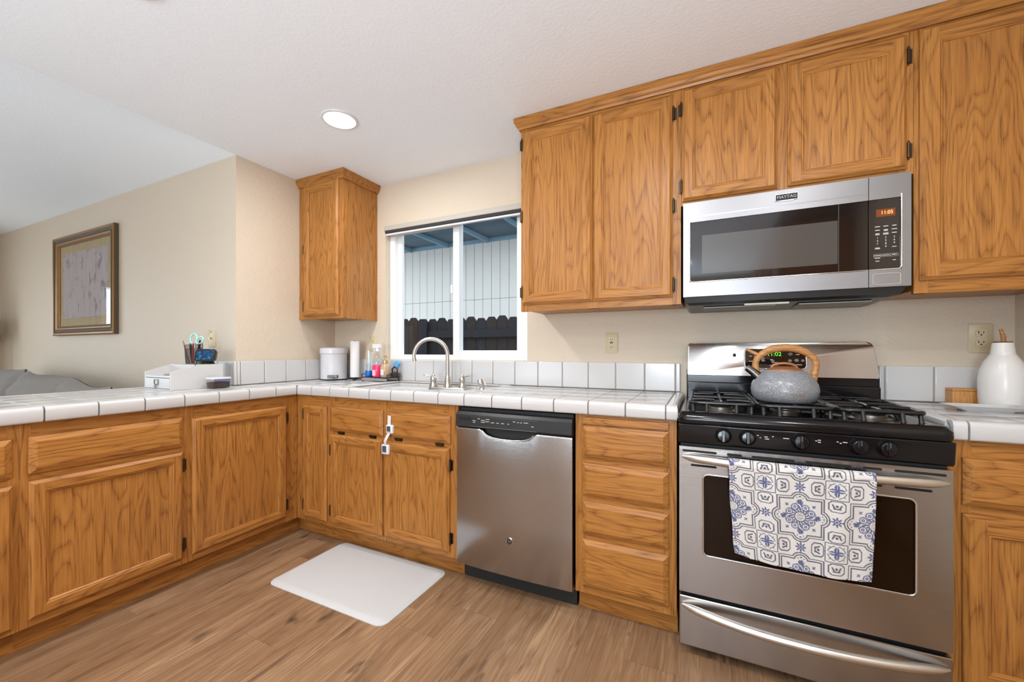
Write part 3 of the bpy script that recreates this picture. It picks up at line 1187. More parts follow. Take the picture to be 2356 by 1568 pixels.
ZB0, ZB1 = ZT + 0.002, 1.0845
g = G / 2 + 0.0006
jb = sorted([-0.135 - 0.155 * k for k in range(17)])
jb = [XL + 0.02] + [x for x in jb if x > XL + 0.05]
bx = [(a + g, c - g, 2.280, 2.2975, ZB0, ZB1) for a, c in zip(jb, jb[1:])] + [(-0.133, -0.112, 2.280, 2.2975, ZB0, ZB1)]
splash('long row of square white backsplash tiles below the window', bx, [(XL + 0.003, -0.115, 2.284, 2.299, ZB0, ZB1 - 0.004)], (-1.4, 2.29, ZT))
jl = [1.5645, 1.718, 1.872, 2.026, 2.18, 2.278]
bx = [(XL + 0.0025, XL + 0.020, a + g, c - g, ZB0, ZB1) for a, c in zip(jl, jl[1:])] + [(XL + 0.0025, XL + 0.020, YP - 0.001, 1.562, ZB0, ZB1)]
splash('short row of white backsplash tiles on the return wall beside the pedal bin', bx, [(XL + 0.001, XL + 0.016, YP, 2.279, ZB0, ZB1 - 0.004)], (XL + 0.01, 1.9, ZT))
bx = [(XL - 0.006, XL + 0.020, YP - 0.020, YP - 0.003, ZB0, ZB1)]
xs = [XL - 0.0085, -2.81, -2.965]
bx += [(c + g, a - g, YP - 0.020, YP - 0.0025, ZB0, ZB1) for a, c in zip(xs, xs[1:])]
splash('few white backsplash tiles behind the white desk organiser on the living room wall', bx, [(-2.962, XL + 0.015, YP - 0.016, YP - 0.001, ZB0, ZB1 - 0.004)], (-2.8, YP - 0.01, ZT))
jr = [0.71, 0.8686, 1.0236, XR - 0.02]
bx = [(a + g, c - g, 2.280, 2.2975, ZB0, ZB1) for a, c in zip(jr, jr[1:])] + [(0.690, 0.708, 2.280, 2.2975, ZB0, ZB1)]
bx += [(XR - 0.019, XR - 0.0025, a + g, c - g, ZB0, ZB1) for a, c in zip([1.70, 1.815, 1.97, 2.125, 2.279], [1.815, 1.97, 2.125, 2.279])]
splash('white backsplash tiles right of the cooker behind the stoneware bottle', bx, [(0.692, XR - 0.003, 2.284, 2.299, ZB0, ZB1 - 0.004), (XR - 0.015, XR - 0.001, 1.705, 2.283, ZB0, ZB1 - 0.004)], (0.9, 2.29, ZT))

# ---- sink
sk = thing('kitchen_sink', 'white enamel sink set into the tiled counter below the window', 'sink', ((SX0 + SX1) / 2, (SY0 + SY1) / 2, 0.72))
sx, sy = (SX1 - SX0) / 2 - 0.002, (SY1 - SY0) / 2 - 0.002
b = MB()


def ringz(cx, cy, w, h, r, z):
    return [(cx + p[0], cy + p[1], z) for p in rrect(w, h, r, 5)]


DK = 0.905 - 0.72
# deck plate with two bowls
outer = ringz(0, 0, 2 * sx, 2 * sy, 0.01, DK)
b.loops([ringz(0, 0, 2 * sx, 2 * sy, 0.01, DK - 0.02), outer], cap=False)
b.box(-sx, sx, sy - 0.125, sy, DK - 0.012, DK)
b.box(-sx, sx, -sy, -sy + 0.03, DK - 0.012, DK)
b.box(-sx, -sx + 0.03, -sy + 0.03, sy - 0.125, DK - 0.012, DK)
b.box(sx - 0.03, sx, -sy + 0.03, sy - 0.125, DK - 0.012, DK)
b.box(-0.02, 0.02, -sy + 0.03, sy - 0.125, DK - 0.012, DK)
b.build('deck', CERAMIC, sk, bevel=0.003)
for cx in (-(sx - 0.03 + 0.02) / 2, (sx - 0.03 + 0.02) / 2):
    b = MB()
    wv = sx - 0.03 - 0.02
    hv = 2 * sy - 0.155
    cy = (-sy + 0.03 + sy - 0.125) / 2
    b.loops([ringz(cx, cy, wv, hv, 0.03, DK - 0.006), ringz(cx, cy, wv - 0.01, hv - 0.01, 0.04, 0.04), ringz(cx, cy, wv - 0.06, hv - 0.06, 0.04, 0.01)], cap=False)
    L = ringz(cx, cy, wv - 0.06, hv - 0.06, 0.04, 0.01)
    b.add(L, [tuple(range(len(L)))])
    b.build('basin', CERAMIC, sk, smooth=True)

# ---- faucet
fc = thing('faucet', 'brushed nickel gooseneck faucet with two lever handles at the sink', 'faucet', (-1.475, 2.150, 0.905), math.radians(10))
b = MB()
b.loops([[(p[0], p[1], z) for p in rrect(w, h, 0.022, 6)] for w, h, z in ((0.258, 0.056, 0.0), (0.258, 0.056, 0.008), (0.248, 0.046, 0.014))])
b.build('base_plate', NICKEL, fc, smooth=True)
b = MB()
b.lathe([(0.026, 0.012), (0.026, 0.02), (0.021, 0.03), (0.0195, 0.06), (0.018, 0.075), (0.0145, 0.085), (0.0135, 0.09)], n=24)
pts = [(0, 0, 0.08), (0, 0, 0.215)]
R = 0.105
ux, uy = -0.93, -0.37          # spout swings towards the left bowl
for k in range(1, 15):
    a = math.pi * k / 14 * 1.05
    d = R * (1 - math.cos(a))
    pts.append((ux * d, uy * d, 0.215 + R * math.sin(a)))
e = pts[-1]
pts.append((e[0] + ux * -0.004, e[1] + uy * -0.004, e[2] - 0.02))
b.tube(pts, [0.0125] * (len(pts) - 3) + [0.0115, 0.0115, 0.0125], 14)
b.build('spout', NICKEL, fc, smooth=True)
for s in (-1, 1):
    b = MB()
    b.lathe([(0.026, 0.010), (0.027, 0.02), (0.020, 0.034), (0.019, 0.052), (0.022, 0.060), (0.018, 0.074), (0.010, 0.082), (0.011, 0.09), (0.006, 0.096)], s * 0.1, 0, 20)
    b.tube([(s * 0.1, 0, 0.078), (s * 0.118, -0.004, 0.081), (s * 0.142, -0.008, 0.087), (s * 0.166, -0.010, 0.090)], [0.006, 0.006, 0.011, 0.004], 10, flat=0.55)
    b.build('lever_handle', NICKEL, fc, smooth=True)
sg = thing('side_sprayer', 'small chrome side sprayer standing right of the faucet', 'sprayer', (-1.215, 2.135, 0.905))
b = MB()
b.lathe([(0.022, 0.0), (0.022, 0.008), (0.017, 0.014), (0.016, 0.02)], n=20)
b.build('holder', CHROME, sg, smooth=True)
b = MB()
b.tube([(0, 0, 0.018), (-0.004, 0, 0.035), (-0.010, -0.002, 0.058), (-0.014, -0.004, 0.072)], [0.015, 0.020, 0.021, 0.017], 14)
b.tube([(0.012, 0, 0.062), (0.022, 0, 0.050), (0.026, 0, 0.030)], [0.005, 0.004, 0.003], 8)
b.build('spray_head', CHROME, sg, smooth=True)

# ------------------------------------------------------------------ dishwasher
X0, X1 = -1.112, -0.514
dw = thing('dishwasher', 'stainless steel dishwasher with a black control strip under the counter', 'dishwasher', ((X0 + X1) / 2, 1.70, 0))
hw = (X1 - X0) / 2
b = MB()
b.box(-hw + 0.006, hw - 0.006, 0.03, 0.55, 0.10, 0.868)
b.box(-hw + 0.004, hw - 0.004, 0.075, 0.10, 0.0, 0.11)
b.build('tub_and_kick_plate', BLACKM, dw)
# door skin with scooped pocket at the top middle
b = MB()
zt_, zb_ = 0.776, 0.100
npx = 40
px = [-hw + 0.003 + (2 * hw - 0.006) * i / npx for i in range(npx + 1)]


def pocket(x):
    a = (x + 0.015) / 0.135
    return 0.0 if abs(a) >= 1 else 0.042 * (1 - abs(a) ** 2.6) ** 0.5


rows_z = []
L = []
for x in px:
    zt = zt_ - pocket(x)
    bow = 0.010 * (1 - (x / hw) ** 2)
    L.append([(x, 0.001 - bow, zb_), (x, -0.003 - bow, zb_ + 0.006), (x, -0.003 - bow, zb_ + 0.25), (x, -0.003 - bow, zb_ + 0.5), (x, -0.003 - bow, zt - 0.012), (x, -0.0025 - bow, zt - 0.008), (x, 0.0 - bow, zt - 0.003), (x, 0.005 - bow, zt), (x, 0.03, zt), (x, 0.03, zb_)])
b.loops(L)
dd = b.build('door', STEELX, dw, smooth=True)
b = MB()
pp = [(x, zt_ - pocket(x)) for x in px if pocket(x) > 0.0]
b.tube([(x, -0.009, z - 0.001) for x, z in pp], 0.0035, 8)
b.build('pocket_handle_rim', CHROME, dd, smooth=True)
b = MB()
b.box(-0.15, 0.12, 0.026, 0.029, 0.725, 0.78)
b.build('pocket', BLACKM, dd)
b = MB()
prof = [(0.03, 0.778), (-0.008, 0.778), (-0.013, 0.785), (-0.010, 0.838), (-0.002, 0.852), (0.03, 0.854)]
b.extr(prof, -hw + 0.002, hw - 0.002, lambda a, z, s: (s, a, z))
cp = b.build('control_panel', BLACKS, dw, bevel=0.002)
b = MB()
b.box(-hw + 0.02, -hw + 0.085, -0.0135, -0.010, 0.812, 0.826)
b.build('vent_slot', DARKSLOT, cp)
b = MB()
for xa, xb_, z in [(-0.20, -0.183, 0.812), (-0.198, -0.186, 0.804), (-0.172, -0.160, 0.823), (-0.153, -0.133, 0.817), (-0.153, -0.133, 0.808), (-0.127, -0.107, 0.823), (-0.130, -0.110, 0.812), (-0.100, -0.082, 0.809),
                   (-0.07, -0.058, 0.809), (-0.045, -0.03, 0.809), (-0.012, -0.004, 0.809), (0.016, 0.028, 0.822), (0.038, 0.046, 0.820), (0.053, 0.061, 0.820), (0.07, 0.092, 0.821), (0.108, 0.12, 0.806)]:
    b.box(xa, xb_, -0.0135, -0.0112, z - 0.0011, z + 0.0011)
b.build('printed_legends', LEGEND, cp)
b = MB()
b.box(-0.215, 0.135, -0.0138, -0.0112, 0.8325, 0.8333)
b.box(-0.215, 0.135, -0.0150, -0.0112, 0.7845, 0.7858)
b.build('panel_line', CHROME, cp)
b = MB()
b.lathe([(0.0165, 0.0), (0.0165, 0.003), (0.014, 0.0045), (0.0135, 0.003)], n=28)
bd = b.build('round_badge', CHROME, dd, smooth=True, loc=(0.0, -0.0125, 0.268), rot=(math.pi / 2, 0, 0))
b = MB()
b.lathe([(0.0132, 0.0), (0.0132, 0.0036)], n=28)
b.build('badge_disc', plain('dark_pewter', (0.06, 0.06, 0.065), 0.3, 0.6), dd, loc=(0.0, -0.0125, 0.268), rot=(math.pi / 2, 0, 0))
text_mesh('monogram', 'GE', 0.014, CHROME, dd, (0.0, -0.0165, 0.268))

# ------------------------------------------------------------------ cooker (range)
RC = 0.295
rg = thing('gas_range', 'stainless steel gas range with black cooktop between the cabinets', 'cooker', (RC, 1.661, 0))
hw = 0.380
b = MB()
b.box(-hw + 0.004, hw - 0.004, 0.03, 0.60, 0.04, 0.88)
b.build('body', BLACKM, rg)
for x in (-0.34, 0.34):
    b = MB()
    b.lathe([(0.018, 0.0), (0.018, 0.042)], x, 0.08, 14)
    b.build('foot', BLACKM, rg)


def lx(u):       # picture column -> local x on the door plane (used once, to place the vents)
    return u - RC


def plate_with_hole(b, x0, x1, z0, z1, hx0, hx1, hz0, hz1, r, y0, y1, mi=0, n=6):
    """rectangular plate with a rounded rectangular hole, y0 front"""
    cx, cz = (hx0 + hx1) / 2, (hz0 + hz1) / 2
    hole = [(cx + p[0], cz + p[1]) for p in rrect(hx1 - hx0, hz1 - hz0, r, n)]
    m = len(hole)
    outer = []
    corners = [(x1, z1), (x0, z1), (x0, z0), (x1, z0)]
    for k in range(4):
        for j in range(n + 1):
            outer.append(corners[k])
    F = [(x, y0, z) for x, z in hole]
    O = [(x, y0, z) for x, z in outer]
    B = [(x, y1, z) for x, z in hole]
    for i in range(m):
        j = (i + 1) % m
        b.quad(F[i], F[j], B[j], B[i], mi)
        if O[i] == O[j]:
            b.add([O[i], F[j], F[i]], [(0, 1, 2)], mi)
        else:
            b.quad(O[i], O[j], F[j], F[i], mi)
    c4 = [(x, y0, z) for x, z in corners]
    d4 = [(x, y1, z) for x, z in corners]
    for k in range(4):
        b.quad(c4[k], d4[k], d4[(k + 1) % 4], c4[(k + 1) % 4], mi)


# oven door
b = MB()
plate_with_hole(b, -hw, hw, 0.241, 0.790, -0.296, 0.294, 0.394, 0.690, 0.016, 0.0, 0.03)
od = b.build('oven_door', STEELX, rg, bevel=0.0)
b = MB()
b.tube([(p[0] - 0.001, -0.0005, 0.542 + p[1]) for p in rrect(0.594, 0.300, 0.018, 6)], 0.0035, 8, closed=True)
b.build('window_trim', CHROME, od, smooth=True)
b = MB()
b.box(-0.297, 0.295, 0.006, 0.012, 0.393, 0.691)
b.build('oven_window', OVENGL, od)
b = MB()
VU = [(-0.074, 0.042), (0.075, 0.123), (0.153, 0.280), (0.310, 0.433), (0.462, 0.510), (0.540, 0.660)]
for a, c in VU:
    ring = [(p[0] + (a + c) / 2 - RC, 0.774 + p[1]) for p in rrect(c - a, 0.0075, 0.0035, 3)]
    b.loops([[(x, -0.0012, z) for x, z in ring], [(x, 0.003, z) for x, z in ring]])
for a, c in [(-0.045, 0.042), (0.482, 0.510), (0.540, 0.628)]:
    ring = [(p[0] + (a + c) / 2 - RC, 0.722 + p[1]) for p in rrect(c - a, 0.0075, 0.0035, 3)]
    b.loops([[(x, -0.0012, z) for x, z in ring], [(x, 0.003, z) for x, z in ring]])
b.build('vent_slots', DARKSLOT, od)


def bow_handle(name, z, droop, parent, bow, r, hx=0.370):
    b = MB()
    pts, rad = [], []
    n = 28
    for k in range(n + 1):
        a = -1 + 2 * k / n
        pts.append((a * hx, -0.006 - bow * (1 - abs(a) ** 2.4), z - droop * (1 - a * a)))
        rad.append(r * (0.45 + 0.55 * min(1, (1 - abs(a)) / 0.16) ** 0.5) if abs(a) < 1 else r * 0.3)
    b.tube(pts, rad, 14)
    return b.build(name, HANDLE, parent, smooth=True)


bow_handle('door_handle', 0.752, 0.0, od, 0.046, 0.0155)
b = MB()
b.box(-hw, hw, 0.0, 0.03, 0.040, 0.226)
dr = b.build('storage_drawer', STEELX, rg, bevel=0.004)
bow_handle('drawer_handle', 0.194, 0.012, dr, 0.050, 0.0145)
# control panel and cooktop
b = MB()
prof = [(0.03, 0.800), (0.002, 0.802), (-0.0055, 0.808), (-0.012, 0.8765), (0.03, 0.8765)]
b.extr(prof, -hw - 0.003, hw + 0.003, lambda a, z, s: (s, a, z))
kp = b.build('control_panel', BLACKG, rg, bevel=0.005, seg=3, smooth=True)
for i, x in enumerate((0.063, 0.139, 0.294, 0.449, 0.519)):
    b = MB()
    b.lathe([(0.027, 0.0), (0.027, 0.004), (0.024, 0.007), (0.022, 0.018), (0.019, 0.023), (0.0, 0.024)], n=28, caps=False)
    b.box(-0.0055, 0.0055, -0.021, 0.021, 0.018, 0.030)
    k = b.build('knob', BLACKG, rg, bevel=0.002, smooth=True, loc=(x - RC, -0.0095, 0.843), rot=(math.radians(85), 0, 0))
    b = MB()
    b.box(-0.0012, 0.0012, 0.004, 0.019, 0.0295, 0.0306)
    b.build('pointer_mark', DGREY, k)
b = MB()
for xa, xb_, z in [(0.168, 0.173, 0.853), (0.176, 0.180, 0.846), (0.19, 0.20, 0.850), (0.192, 0.204, 0.843), (0.213, 0.218, 0.853), (0.245, 0.262, 0.850), (0.335, 0.340, 0.850), (0.342, 0.350, 0.853), (0.342, 0.350, 0.846),
                   (0.392, 0.397, 0.852), (0.400, 0.405, 0.848), (0.408, 0.420, 0.852), (0.425, 0.430, 0.846)]:
    b.box(xa - RC, xb_ - RC, -0.0112, -0.0085, z - 0.0012, z + 0.0012)
b.build('printed_legends', LEGEND, kp)
# cooktop pan: raised rim, sunk middle
b = MB()


def rr(w0, w1, y0, y1, r, z):
    cx, cy = (w0 + w1) / 2, (y0 + y1) / 2
    return [(cx + p[0], cy + p[1], z) for p in rrect(w1 - w0, y1 - y0, r, 6)]


D1 = 0.545
b.loops([rr(-hw - 0.004, hw + 0.004, -0.012, D1, 0.03, 0.879), rr(-hw - 0.006, hw + 0.006, -0.016, D1, 0.032, 0.890), rr(-hw - 0.006, hw + 0.006, -0.014, D1, 0.032, 0.906),
         rr(-hw + 0.004, hw - 0.004, 0.004, D1, 0.03, 0.919), rr(-hw + 0.03, hw - 0.03, 0.05, D1 - 0.015, 0.03, 0.920), rr(-hw + 0.05, hw - 0.05, 0.075, D1 - 0.03, 0.03, 0.908)])
b.build('cooktop', BLACKG, rg, smooth=True)
# burners
for bx_, by_, br_ in ((-0.235, 0.175, 0.045), (-0.235, 0.415, 0.038), (0.0, 0.29, 0.040), (0.235, 0.175, 0.048), (0.235, 0.415, 0.036)):
    b = MB()
    b.lathe([(br_ + 0.012, 0.908), (br_ + 0.012, 0.912), (br_, 0.916), (br_, 0.926)], bx_, by_, 24)
    bb = b.build('burner', steel('burner_alloy', 2, (0.30, 0.27, 0.24), 0.4), rg, smooth=True)
    b = MB()
    b.lathe([(br_ - 0.006, 0.926), (br_ - 0.004, 0.933), (br_ - 0.012, 0.936)], bx_, by_, 24)
    b.build('burner_cap', IRON, bb, smooth=True)


# grates: rounded rectangular rod frame on bent legs with fingers pointing inwards
def grate(x0, x1, y0, y1, centers):
    ZG = 0.949
    b = MB()
    r = 0.0075
    ring = [(p[0] + (x0 + x1) / 2, p[1] + (y0 + y1) / 2, ZG) for p in rrect(x1 - x0, y1 - y0, 0.03, 5)]
    b.tube(ring, r, 8, closed=True)
    ym = (y0 + y1) / 2
    b.tube([(x0, ym, ZG), (x1, ym, ZG)], r * 0.9, 8)
    for (x, y) in [(x0 + 0.012, y0 + 0.012), (x1 - 0.012, y0 + 0.012), (x0 + 0.012, y1 - 0.012), (x1 - 0.012, y1 - 0.012), (x0, ym), (x1, ym), ((x0 + x1) / 2 - 0.05, y0), ((x0 + x1) / 2 + 0.05, y0)]:
        sgy = -1 if y < ym - 0.02 else (1 if y > ym + 0.02 else 0)
        b.tube([(x, y, ZG), (x, y + sgy * 0.008, ZG - 0.02), (x, y + sgy * 0.014, 0.910)], [r, r * 0.9, r * 1.15], 8)
    for cx_, cy_ in centers:
        for (ex, ey) in ((x0, cy_), (x1, cy_), (cx_, y0 if cy_ < ym else y1), (cx_, ym)):
            dx, dy = cx_ - ex, cy_ - ey
            l = math.hypot(dx, dy)
            if l < 0.04:
                continue
            k = (l - 0.022) / l
            b.tube([(ex, ey, ZG), (ex + dx * k * 0.5, ey + dy * k * 0.5, ZG + 0.003), (ex + dx * k, ey + dy * k, ZG + 0.002)], [r, r * 0.95, r * 0.7], 8)
    return b.build('grate', IRON, rg, smooth=True)


grate(-0.345, -0.125, 0.065, 0.52, [(-0.235, 0.175), (-0.235, 0.415)])
grate(-0.110, 0.110, 0.065, 0.52, [(0.0, 0.175), (0.0, 0.415)])
grate(0.125, 0.345, 0.065, 0.52, [(0.235, 0.175), (0.235, 0.415)])
# backguard
yb = 2.20 - 1.661
b = MB()
b.box(-hw + 0.006, hw - 0.002, yb + 0.012, 2.277 - 1.661, 0.88, 1.06)
b.build('backguard_base', BLACKG, rg, bevel=0.006, seg=3)
b = MB()
b.box(-hw + 0.008, hw - 0.004, yb - 0.006, yb + 0.012, 0.915, 0.998)
b.build('rear_vent_trim', BLACKG, rg, bevel=0.006, seg=3)
b = MB()
top = 1.188
pr = []
n = 6
x0, x1, z0, z1 = -0.371, 0.372, 1.030, top
r = 0.028
pts = [(x0, z0 + 0.006), (x0 + 0.004, z0), (x1 - 0.006, z0), (x1, z0 + 0.010)]
for k in range(n + 1):
    a = math.radians(90 * k / n)
    pts.append((x1 - 0.016 - r + r * math.cos(a), z1 - r + r * math.sin(a)))
for k in range(n + 1):
    a = math.radians(90 + 90 * k / n)
    pts.append((x0 + 0.003 + r * 0.5 + r * 0.5 * math.cos(a), z1 - r * 0.5 + r * 0.5 * math.sin(a)))


def lean(z):
    return (z - 1.03) * 0.10


b.loops([[(x, 0.085, z) for x, z in pts], [(x, yb + 0.004 + lean(z) - yb, z) for x, z in pts], [(x * 0.993, lean(z), 1.109 + (z - 1.109) * 0.97) for x, z in pts]])
bg = b.build('backguard', STEELX, rg, smooth=True, loc=(0, yb - 0.012, 0))
# clock panel, x .085..0.335 world -> centre
cxp, czp, wp, hp = -0.002, 1.113, 0.235, 0.088
b = MB()
ring = rrect(wp, hp, 0.015, 6)
b.loops([[(cxp + x, -0.004 + lean(czp + z), czp + z) for x, z in ring], [(cxp + x, 0.010 + lean(czp + z), czp + z) for x, z in ring]])
ck = b.build('clock_panel', DGLASS, bg)
b = MB()
b.tube([(cxp + x, -0.004 + lean(czp + z), czp + z) for x, z in rrect(wp + 0.004, hp + 0.004, 0.017, 6)], 0.003, 8, closed=True)
b.build('clock_panel_rim', CHROME, ck, smooth=True)
tl = math.radians(90 - 5.7)
text_mesh('clock_digits', '11:02', 0.026, DIGIT_GR, ck, (cxp - 0.002, lean(czp + 0.022) - 0.0052, czp + 0.021), (tl, 0, 0))
b = MB()
for x, z, w in [(-0.092, 0.026, 0.010), (-0.075, 0.030, 0.008), (-0.095, 0.012, 0.012), (-0.078, 0.010, 0.010), (-0.094, -0.012, 0.018), (-0.045, -0.010, 0.014), (-0.012, -0.004, 0.012), (-0.008, -0.010, 0.014), (0.003, -0.017, 0.03), (-0.004, -0.030, 0.034),
                (0.06, 0.022, 0.018), (0.087, 0.020, 0.014), (0.092, -0.026, 0.022)]:
    q = lean(czp + z)
    b.box(cxp + x - w / 2, cxp + x + w / 2, q - 0.0052, q - 0.0035, czp + z - 0.0013, czp + z + 0.0013)
b.build('printed_legends', LEGEND, ck)
b = MB()
for x, z, w in [(0.058, -0.008, 0.015), (0.083, -0.006, 0.017), (0.106, -0.007, 0.013), (-0.048, 0.0, 0.018), (0.060, 0.022, 0.016)]:
    q = lean(czp + z)
    b.loops([[(cxp + x + math.cos(a) * w / 2, q - 0.0052, czp + z + math.sin(a) * w / 2 * 0.85) for a in [2 * math.pi * k / 16 for k in range(16)]],
             [(cxp + x + math.cos(a) * w / 2, q - 0.0035, czp + z + math.sin(a) * w / 2 * 0.85) for a in [2 * math.pi * k / 16 for k in range(16)]]])
b.build('touch_pads', plain('grey_touch_pad', (0.16, 0.165, 0.17), 0.5), ck)
b = MB()
b.box(-0.170, -0.158, -0.001 + lean(1.125), 0.004 + lean(1.125), 1.122, 1.136)
b.box(-0.166, -0.1625, -0.001 + lean(1.16), 0.004 + lean(1.16), 1.158, 1.161)
b.box(-0.180, -0.148, 0.0005 + lean(1.147), 0.004 + lean(1.147), 1.1465, 1.1478)
b.build('indicator_light', DARKSLOT, bg)

# ---- kettle
kt = thing('tea_kettle', 'speckled grey kettle with a curved wooden handle on the middle grate', 'kettle', (0.278, 1.853, 0.9565))
b = MB()
b.lathe([(0.0, 0.0), (0.085, 0.0), (0.098, 0.006), (0.1085, 0.025), (0.1115, 0.045), (0.107, 0.068), (0.094, 0.092), (0.075, 0.110), (0.060, 0.118), (0.058, 0.120)], n=48, caps=False)
b.build('body', KETTLE, kt, smooth=True)
b = MB()
b.lathe([(0.0, 0.134), (0.03, 0.133), (0.052, 0.126), (0.059, 0.120), (0.059, 0.117), (0.0, 0.117)], n=36, caps=False)
ld = b.build('lid', COPPERW, kt, smooth=True)
b = MB()
b.tube([(-0.042, 0, 0.127), (-0.036, 0, 0.137), (-0.02, 0, 0.143), (0, 0, 0.145), (0.02, 0, 0.143), (0.036, 0, 0.137), (0.042, 0, 0.127)], 0.0055, 8)
b.build('lid_handle', COPPERW, ld, smooth=True)
b = MB()
b.tube([(-0.080, -0.004, 0.085), (-0.105, -0.008, 0.112), (-0.125, -0.010, 0.128)], [0.020, 0.015, 0.013], 16)
b.build('spout', steel('dark_spout_metal', 2, (0.22, 0.22, 0.225), 0.25), kt, smooth=True)
b = MB()
pts, rad = [], []
for k in range(25):
    a = math.radians(205 - 230 * k / 24)
    pts.append((0.003 + 0.098 * math.cos(a), 0.0, 0.138 + 0.067 * math.sin(a) - (0.03 if k in (0, 24) else 0)))
    rad.append(0.0115 + 0.0035 * math.cos(math.radians(-115 + 230 * k / 24)) ** 2)
b.tube(pts, rad, 12, flat=0.72)
b.tube([(-0.082, 0, 0.175), (-0.105, 0.0, 0.188), (-0.128, 0, 0.200)], [0.0075, 0.007, 0.004], 10)  # side stub shapes the handle's reflection in the clock panel as solid wood
b.build('handle', HWOOD, kt, smooth=True)
tm = text_mesh('maker_lettering', 'SUSTEAS', 0.012, GOLD, kt, (0.032, -0.1075, 0.034), (math.radians(94), 0, math.radians(16)))

# ---- towel on the oven handle
NU, UW, VL, VB = 300, 0.400, 0.348, 0.075


def pattern(u, v):
    P = 0.196
    a = (u - 0.204) / P
    c = (v - 0.172) / P
    a = a - np.round(a)
    c = c - np.round(c)
    A, Cc = np.abs(a), np.abs(c)
    blue = np.zeros_like(a)
    dark = np.zeros_like(a)
    rr_ = np.hypot(a, c)

    def disc(x, y, r):
        return np.hypot(A - x, Cc - y) < r

    def ringd(x, y, r0, r1):
        d = np.hypot(A - x, Cc - y)
        return (d > r0) & (d < r1)
    th = np.arctan2(c, a)
    dia = A + Cc
    blue = np.where((dia < 0.285) & (rr_ > 0.085) & (np.sin(th * 16 + rr_ * 60) > -0.45), 1, blue)
    for (x, y) in ((0.075, 0.155), (0.155, 0.075)):
        blue = np.where(disc(x, y, 0.058), 0, blue)
        blue = np.where(ringd(x, y, 0.040, 0.056) | ringd(x, y, 0.008, 0.024), 1, blue)
    for (x, y) in ((0.0, 0.245), (0.245, 0.0)):
        blue = np.where(disc(x, y, 0.045) & (np.sin(th * 40) > -0.7), 1, blue)
    blue = np.where(np.hypot(A - 0.19, Cc - 0.19) < 0.030, ((np.abs(A - Cc) < 0.012) | (np.abs(A + Cc - 0.38) < 0.010)).astype(float), blue)
    dark = np.where((rr_ < 0.085) & ((rr_ > 0.070) | ((rr_ < 0.055) & (np.sin(th * 8) * np.sin(rr_ * 140) > 0.1))), 1, dark)
    # framing outline: square with four lobes
    box = np.maximum(A, Cc) - 0.285
    lobe = np.minimum(np.hypot(A - 0.275, Cc), np.hypot(A, Cc - 0.275)) - 0.088
    sd = np.minimum(box, lobe)
    for s0 in (0.0, 0.036):
        dark = np.where((sd > s0) & (sd < s0 + 0.019), 1, dark)
    dots = (np.abs(lobe + 0.030) < 0.010) & (np.maximum(A, Cc) > 0.285) & (np.sin(np.arctan2(np.minimum(A, Cc), np.maximum(A, Cc) - 0.275) * 9) > 0.3)
    dark = np.where(dots, 1, dark)
    # flowers at the edge midpoints
    for (x, y) in ((0.5, 0.0), (0.0, 0.5)):
        dx, dy = A - x, Cc - y
        d = np.hypot(dx, dy)
        t_ = np.arctan2(dy, dx)
        fl = (d < 0.062 + 0.022 * np.cos(t_ * 8)) & ~((d > 0.020) & (d < 0.028))
        blue = np.where(fl, 1, blue)
    # cross tiles at the cell corners
    dx, dy = np.abs(A - 0.5), np.abs(Cc - 0.5)
    d = np.hypot(dx, dy)
    mx, mn = np.maximum(dx, dy), np.minimum(dx, dy)
    blue = np.where((mx < 0.105) & (mn < 0.012 + 0.022 * np.sin(np.clip(mx / 0.105, 0, 1) * math.pi)) & ~((mn < 0.005) & (mx > 0.03)), 1, blue)
    dark = np.where((np.abs(d - 0.118) < 0.0065) & (mn > 0.02), 1, dark)
    dark = np.where((np.abs(mx - 0.150) < 0.0065) & (mn < 0.150) | ((np.abs(dx - dy) < 0.008) & (d > 0.12) & (d < 0.15)), 1, dark)
    dark = np.where((mn < 0.005) & (mx > 0.150) & (mx < 0.21), 1, dark)
    # crown badges between cross and flower
    for (x, y, sw) in ((0.5, 0.245, 0), (0.245, 0.5, 1)):
        ex, ey = A - x, Cc - y
        if sw:
            ex, ey = ey, ex
        ax = np.abs(ex)
        hexd = np.maximum(np.maximum(ax / 0.115, np.abs(ey) / 0.092), (ax / 0.115 + np.abs(ey) / 0.092) / 1.6)
        dark = np.where((hexd > 0.85) & (hexd < 1.0), 1, np.where(hexd <= 0.88, 0, dark))
        blue = np.where(hexd < 1, 0, blue)
        cr = ((np.abs(ey + 0.036) < 0.009) & (ax < 0.050)) | ((np.abs(ax - 0.044 - (ey) * 0.45) < 0.013) & (np.abs(ey) < 0.036)) | (np.hypot(ax, ey - 0.008) < 0.020)
        dark = np.where(cr & (hexd < 0.8), 1, dark)
    return np.clip(blue, 0, 1), np.clip(dark, 0, 1)


